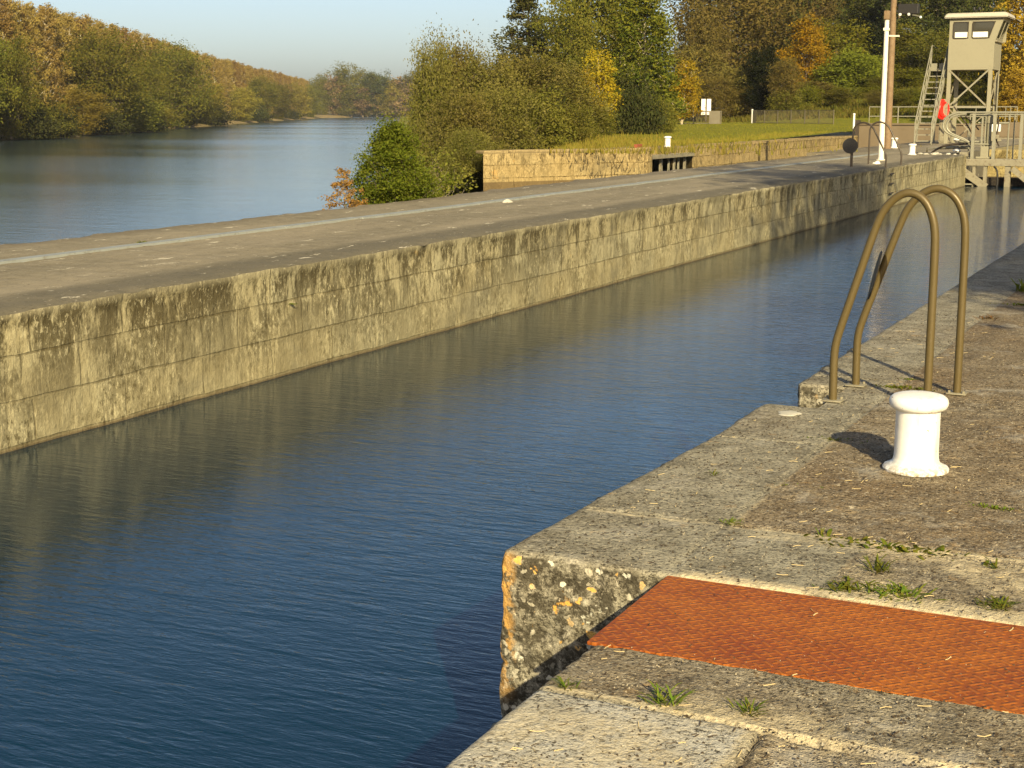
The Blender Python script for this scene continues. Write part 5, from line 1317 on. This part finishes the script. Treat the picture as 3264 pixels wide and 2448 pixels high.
# --- litter: straw, twigs, chips and grit lying on the quay (nobody could count it)
def litter(name, n, seed, mat, lmin, lmax, wid, kind='straw'):
    r = np.random.default_rng(seed); V = []; F = []
    for k in range(n):
        y = 3.0 + (r.uniform()**1.7)*9; x = r.uniform(-2.2, -.15)
        if y < 4.75 and x < -1.6: continue
        if y > 7.85 and y < 8.6 and x < -1.9: continue
        if 3.98 < y < 4.72 and r.uniform() < .75: continue
        z = -.003 if 3.98 < y < 4.72 else .004
        L = r.uniform(lmin, lmax); a = r.uniform(0, PI); d = np.array([math.cos(a), math.sin(a)]); q = np.array([-d[1], d[0]])*wid*r.uniform(.6, 1.4)
        b = len(V); bend = r.uniform(-.3, .3)
        if kind == 'straw':
            for f_ in (0, .5, 1):
                c = np.array([x, y]) + d*L*(f_-.5) + np.array([-d[1], d[0]])*bend*L*(f_-.5)**2; zz = z + .004*r.uniform()
                V += [(c[0]-q[0], c[1]-q[1], zz), (c[0]+q[0], c[1]+q[1], zz + .0015)]
            F += [(b, b+1, b+3, b+2), (b+2, b+3, b+5, b+4)]
        else:
            s = L*.5; V += [(x-s, y-s*.6, z-.003), (x+s, y-s*.7, z-.003), (x+s*.6, y+s, z-.003), (x-s*.7, y+s*.5, z-.003), (x, y, z+s*.55)]
            F += [(b, b+1, b+4, b+4), (b+1, b+2, b+4, b+4), (b+2, b+3, b+4, b+4), (b+3, b, b+4, b+4)]
    if kind == 'straw': me = newmesh(name, np.array(V), np.array(F), mat)
    else: me = newmesh(name, np.array(V), [f[:3] for f in F], mat)
    o = link(me, name); o['kind'] = 'stuff'; o['label'] = {'straw_litter': 'pale straw and dry stalks scattered over the near quay', 'twig_litter': 'dark twigs and leaf bits scattered over the near quay', 'grit': 'pale stone chips and grit lying on the near quay', 'dark_grit': 'dark grit crumbs lying on the near quay'}[name]; o['category'] = 'litter'
litter('straw_litter', 420, 1, paint('straw', (.55, .42, .20), .8, .2), .012, .05, .0011)
litter('twig_litter', 1600, 2, paint('twig', (.055, .035, .018), .9, .2), .008, .030, .0012)
litter('grit', 2600, 3, paint('pale_chip', (.36, .30, .20), .9, .3), .002, .007, .001, 'chip')
litter('dark_grit', 4200, 4, paint('dark_chip', (.05, .035, .02), .9, .3), .003, .012, .001, 'chip')

# --- rough grass along the top of the old walls and under the trees
def rough_grass(name, n, seed, fn, hmin, hmax, wd, mat, lab):
    r = np.random.default_rng(seed); P = np.array([fn(r) for _ in range(n)]); z = land_z(P[:, 0], P[:, 1])
    ok = z > -2.6; P = P[ok]; z = z[ok]; n = len(P)
    a = r.uniform(0, 2*PI, n); h = r.uniform(hmin, hmax, n); d = np.stack([np.cos(a), np.sin(a)], -1)*wd; tl = r.normal(size=(n, 2))*h[:, None]*.3
    V = np.zeros((n, 3, 3)); V[:, 0, :2] = P-d; V[:, 1, :2] = P+d; V[:, 2, :2] = P+tl; V[:, 0, 2] = z-.03; V[:, 1, 2] = z-.03; V[:, 2, 2] = z+h
    o = link(newmesh(name, V.reshape(-1, 3), np.arange(n*3).reshape(n, 3), mat), name); o['kind'] = 'stuff'; o['label'] = lab; o['category'] = 'grass'
def f_edge(r):
    y = r.uniform(52, 97); return (wallx(y) - .6 - abs(r.normal())*1.4, y)
def f_lawn(r):
    y = 60 + 90*r.uniform()**.8; a = bankx(y)+3; b = -23.6 if y < 98 else -20; return (a + (b-a)*r.uniform(), y)
def f_tree(r):
    y = r.uniform(54, 150); return (bankx(y) + 6 + abs(r.normal())*5, y)
g1 = leafmat('rough_grass_blades', [(.30, .25, .04), (.24, .24, .03), (.40, .30, .06)], .3, .5)
g2_ = leafmat('lawn_blades', [(.19, .195, .018), (.23, .22, .022), (.30, .23, .035)], .3, .3)
rough_grass('rough_grass', 9000, 1, f_edge, .04, .15, .02, g1, 'dry yellowish rough grass fringing the top of the old wall')
rough_grass('lawn_grass', 30000, 2, f_lawn, .03, .08, .03, g2_, 'short green grass of the lawn beyond the old wall')
rough_grass('weedy_grass', 12000, 3, f_tree, .12, .4, .03, g1, 'tall yellow green weeds at the foot of the trees')
def f_hill(r):
    y = r.uniform(140, 235); x = -r.uniform(.06, .34)*y; return (x, y)
rough_grass('undergrowth', 30000, 4, f_hill, .2, .6, .12, leafmat('undergrowth_leaf', [(.08, .085, .014), (.13, .11, .02), (.17, .12, .03)], .3, .2), 'mixed green and brown undergrowth on the wooded slope')
# --- brambles and fallen bits of bank scrub near the thicket
print('vegetation ok', sum(len(o.data.polygons) for o in C.objects if o.type == 'MESH'))

# --- the air: pale autumn haze over the river
mb = MB(); mb.box(-900, 420, -90, 1500, -7, 60)
hz = mb.build('haze', M['bed']); hz['kind'] = 'stuff'
hm = bpy.data.materials.new('haze'); hm.use_nodes = True; hm.node_tree.nodes.clear()
ho = hm.node_tree.nodes.new('ShaderNodeOutputMaterial'); hv = hm.node_tree.nodes.new('ShaderNodeVolumePrincipled')
hv.inputs['Color'].default_value = (.86, .90, 1, 1); hv.inputs['Density'].default_value = .00007; hv.inputs['Anisotropy'].default_value = .0
hm.node_tree.links.new(hv.outputs[0], ho.inputs['Volume']); hz.data.materials.clear(); hz.data.materials.append(hm)
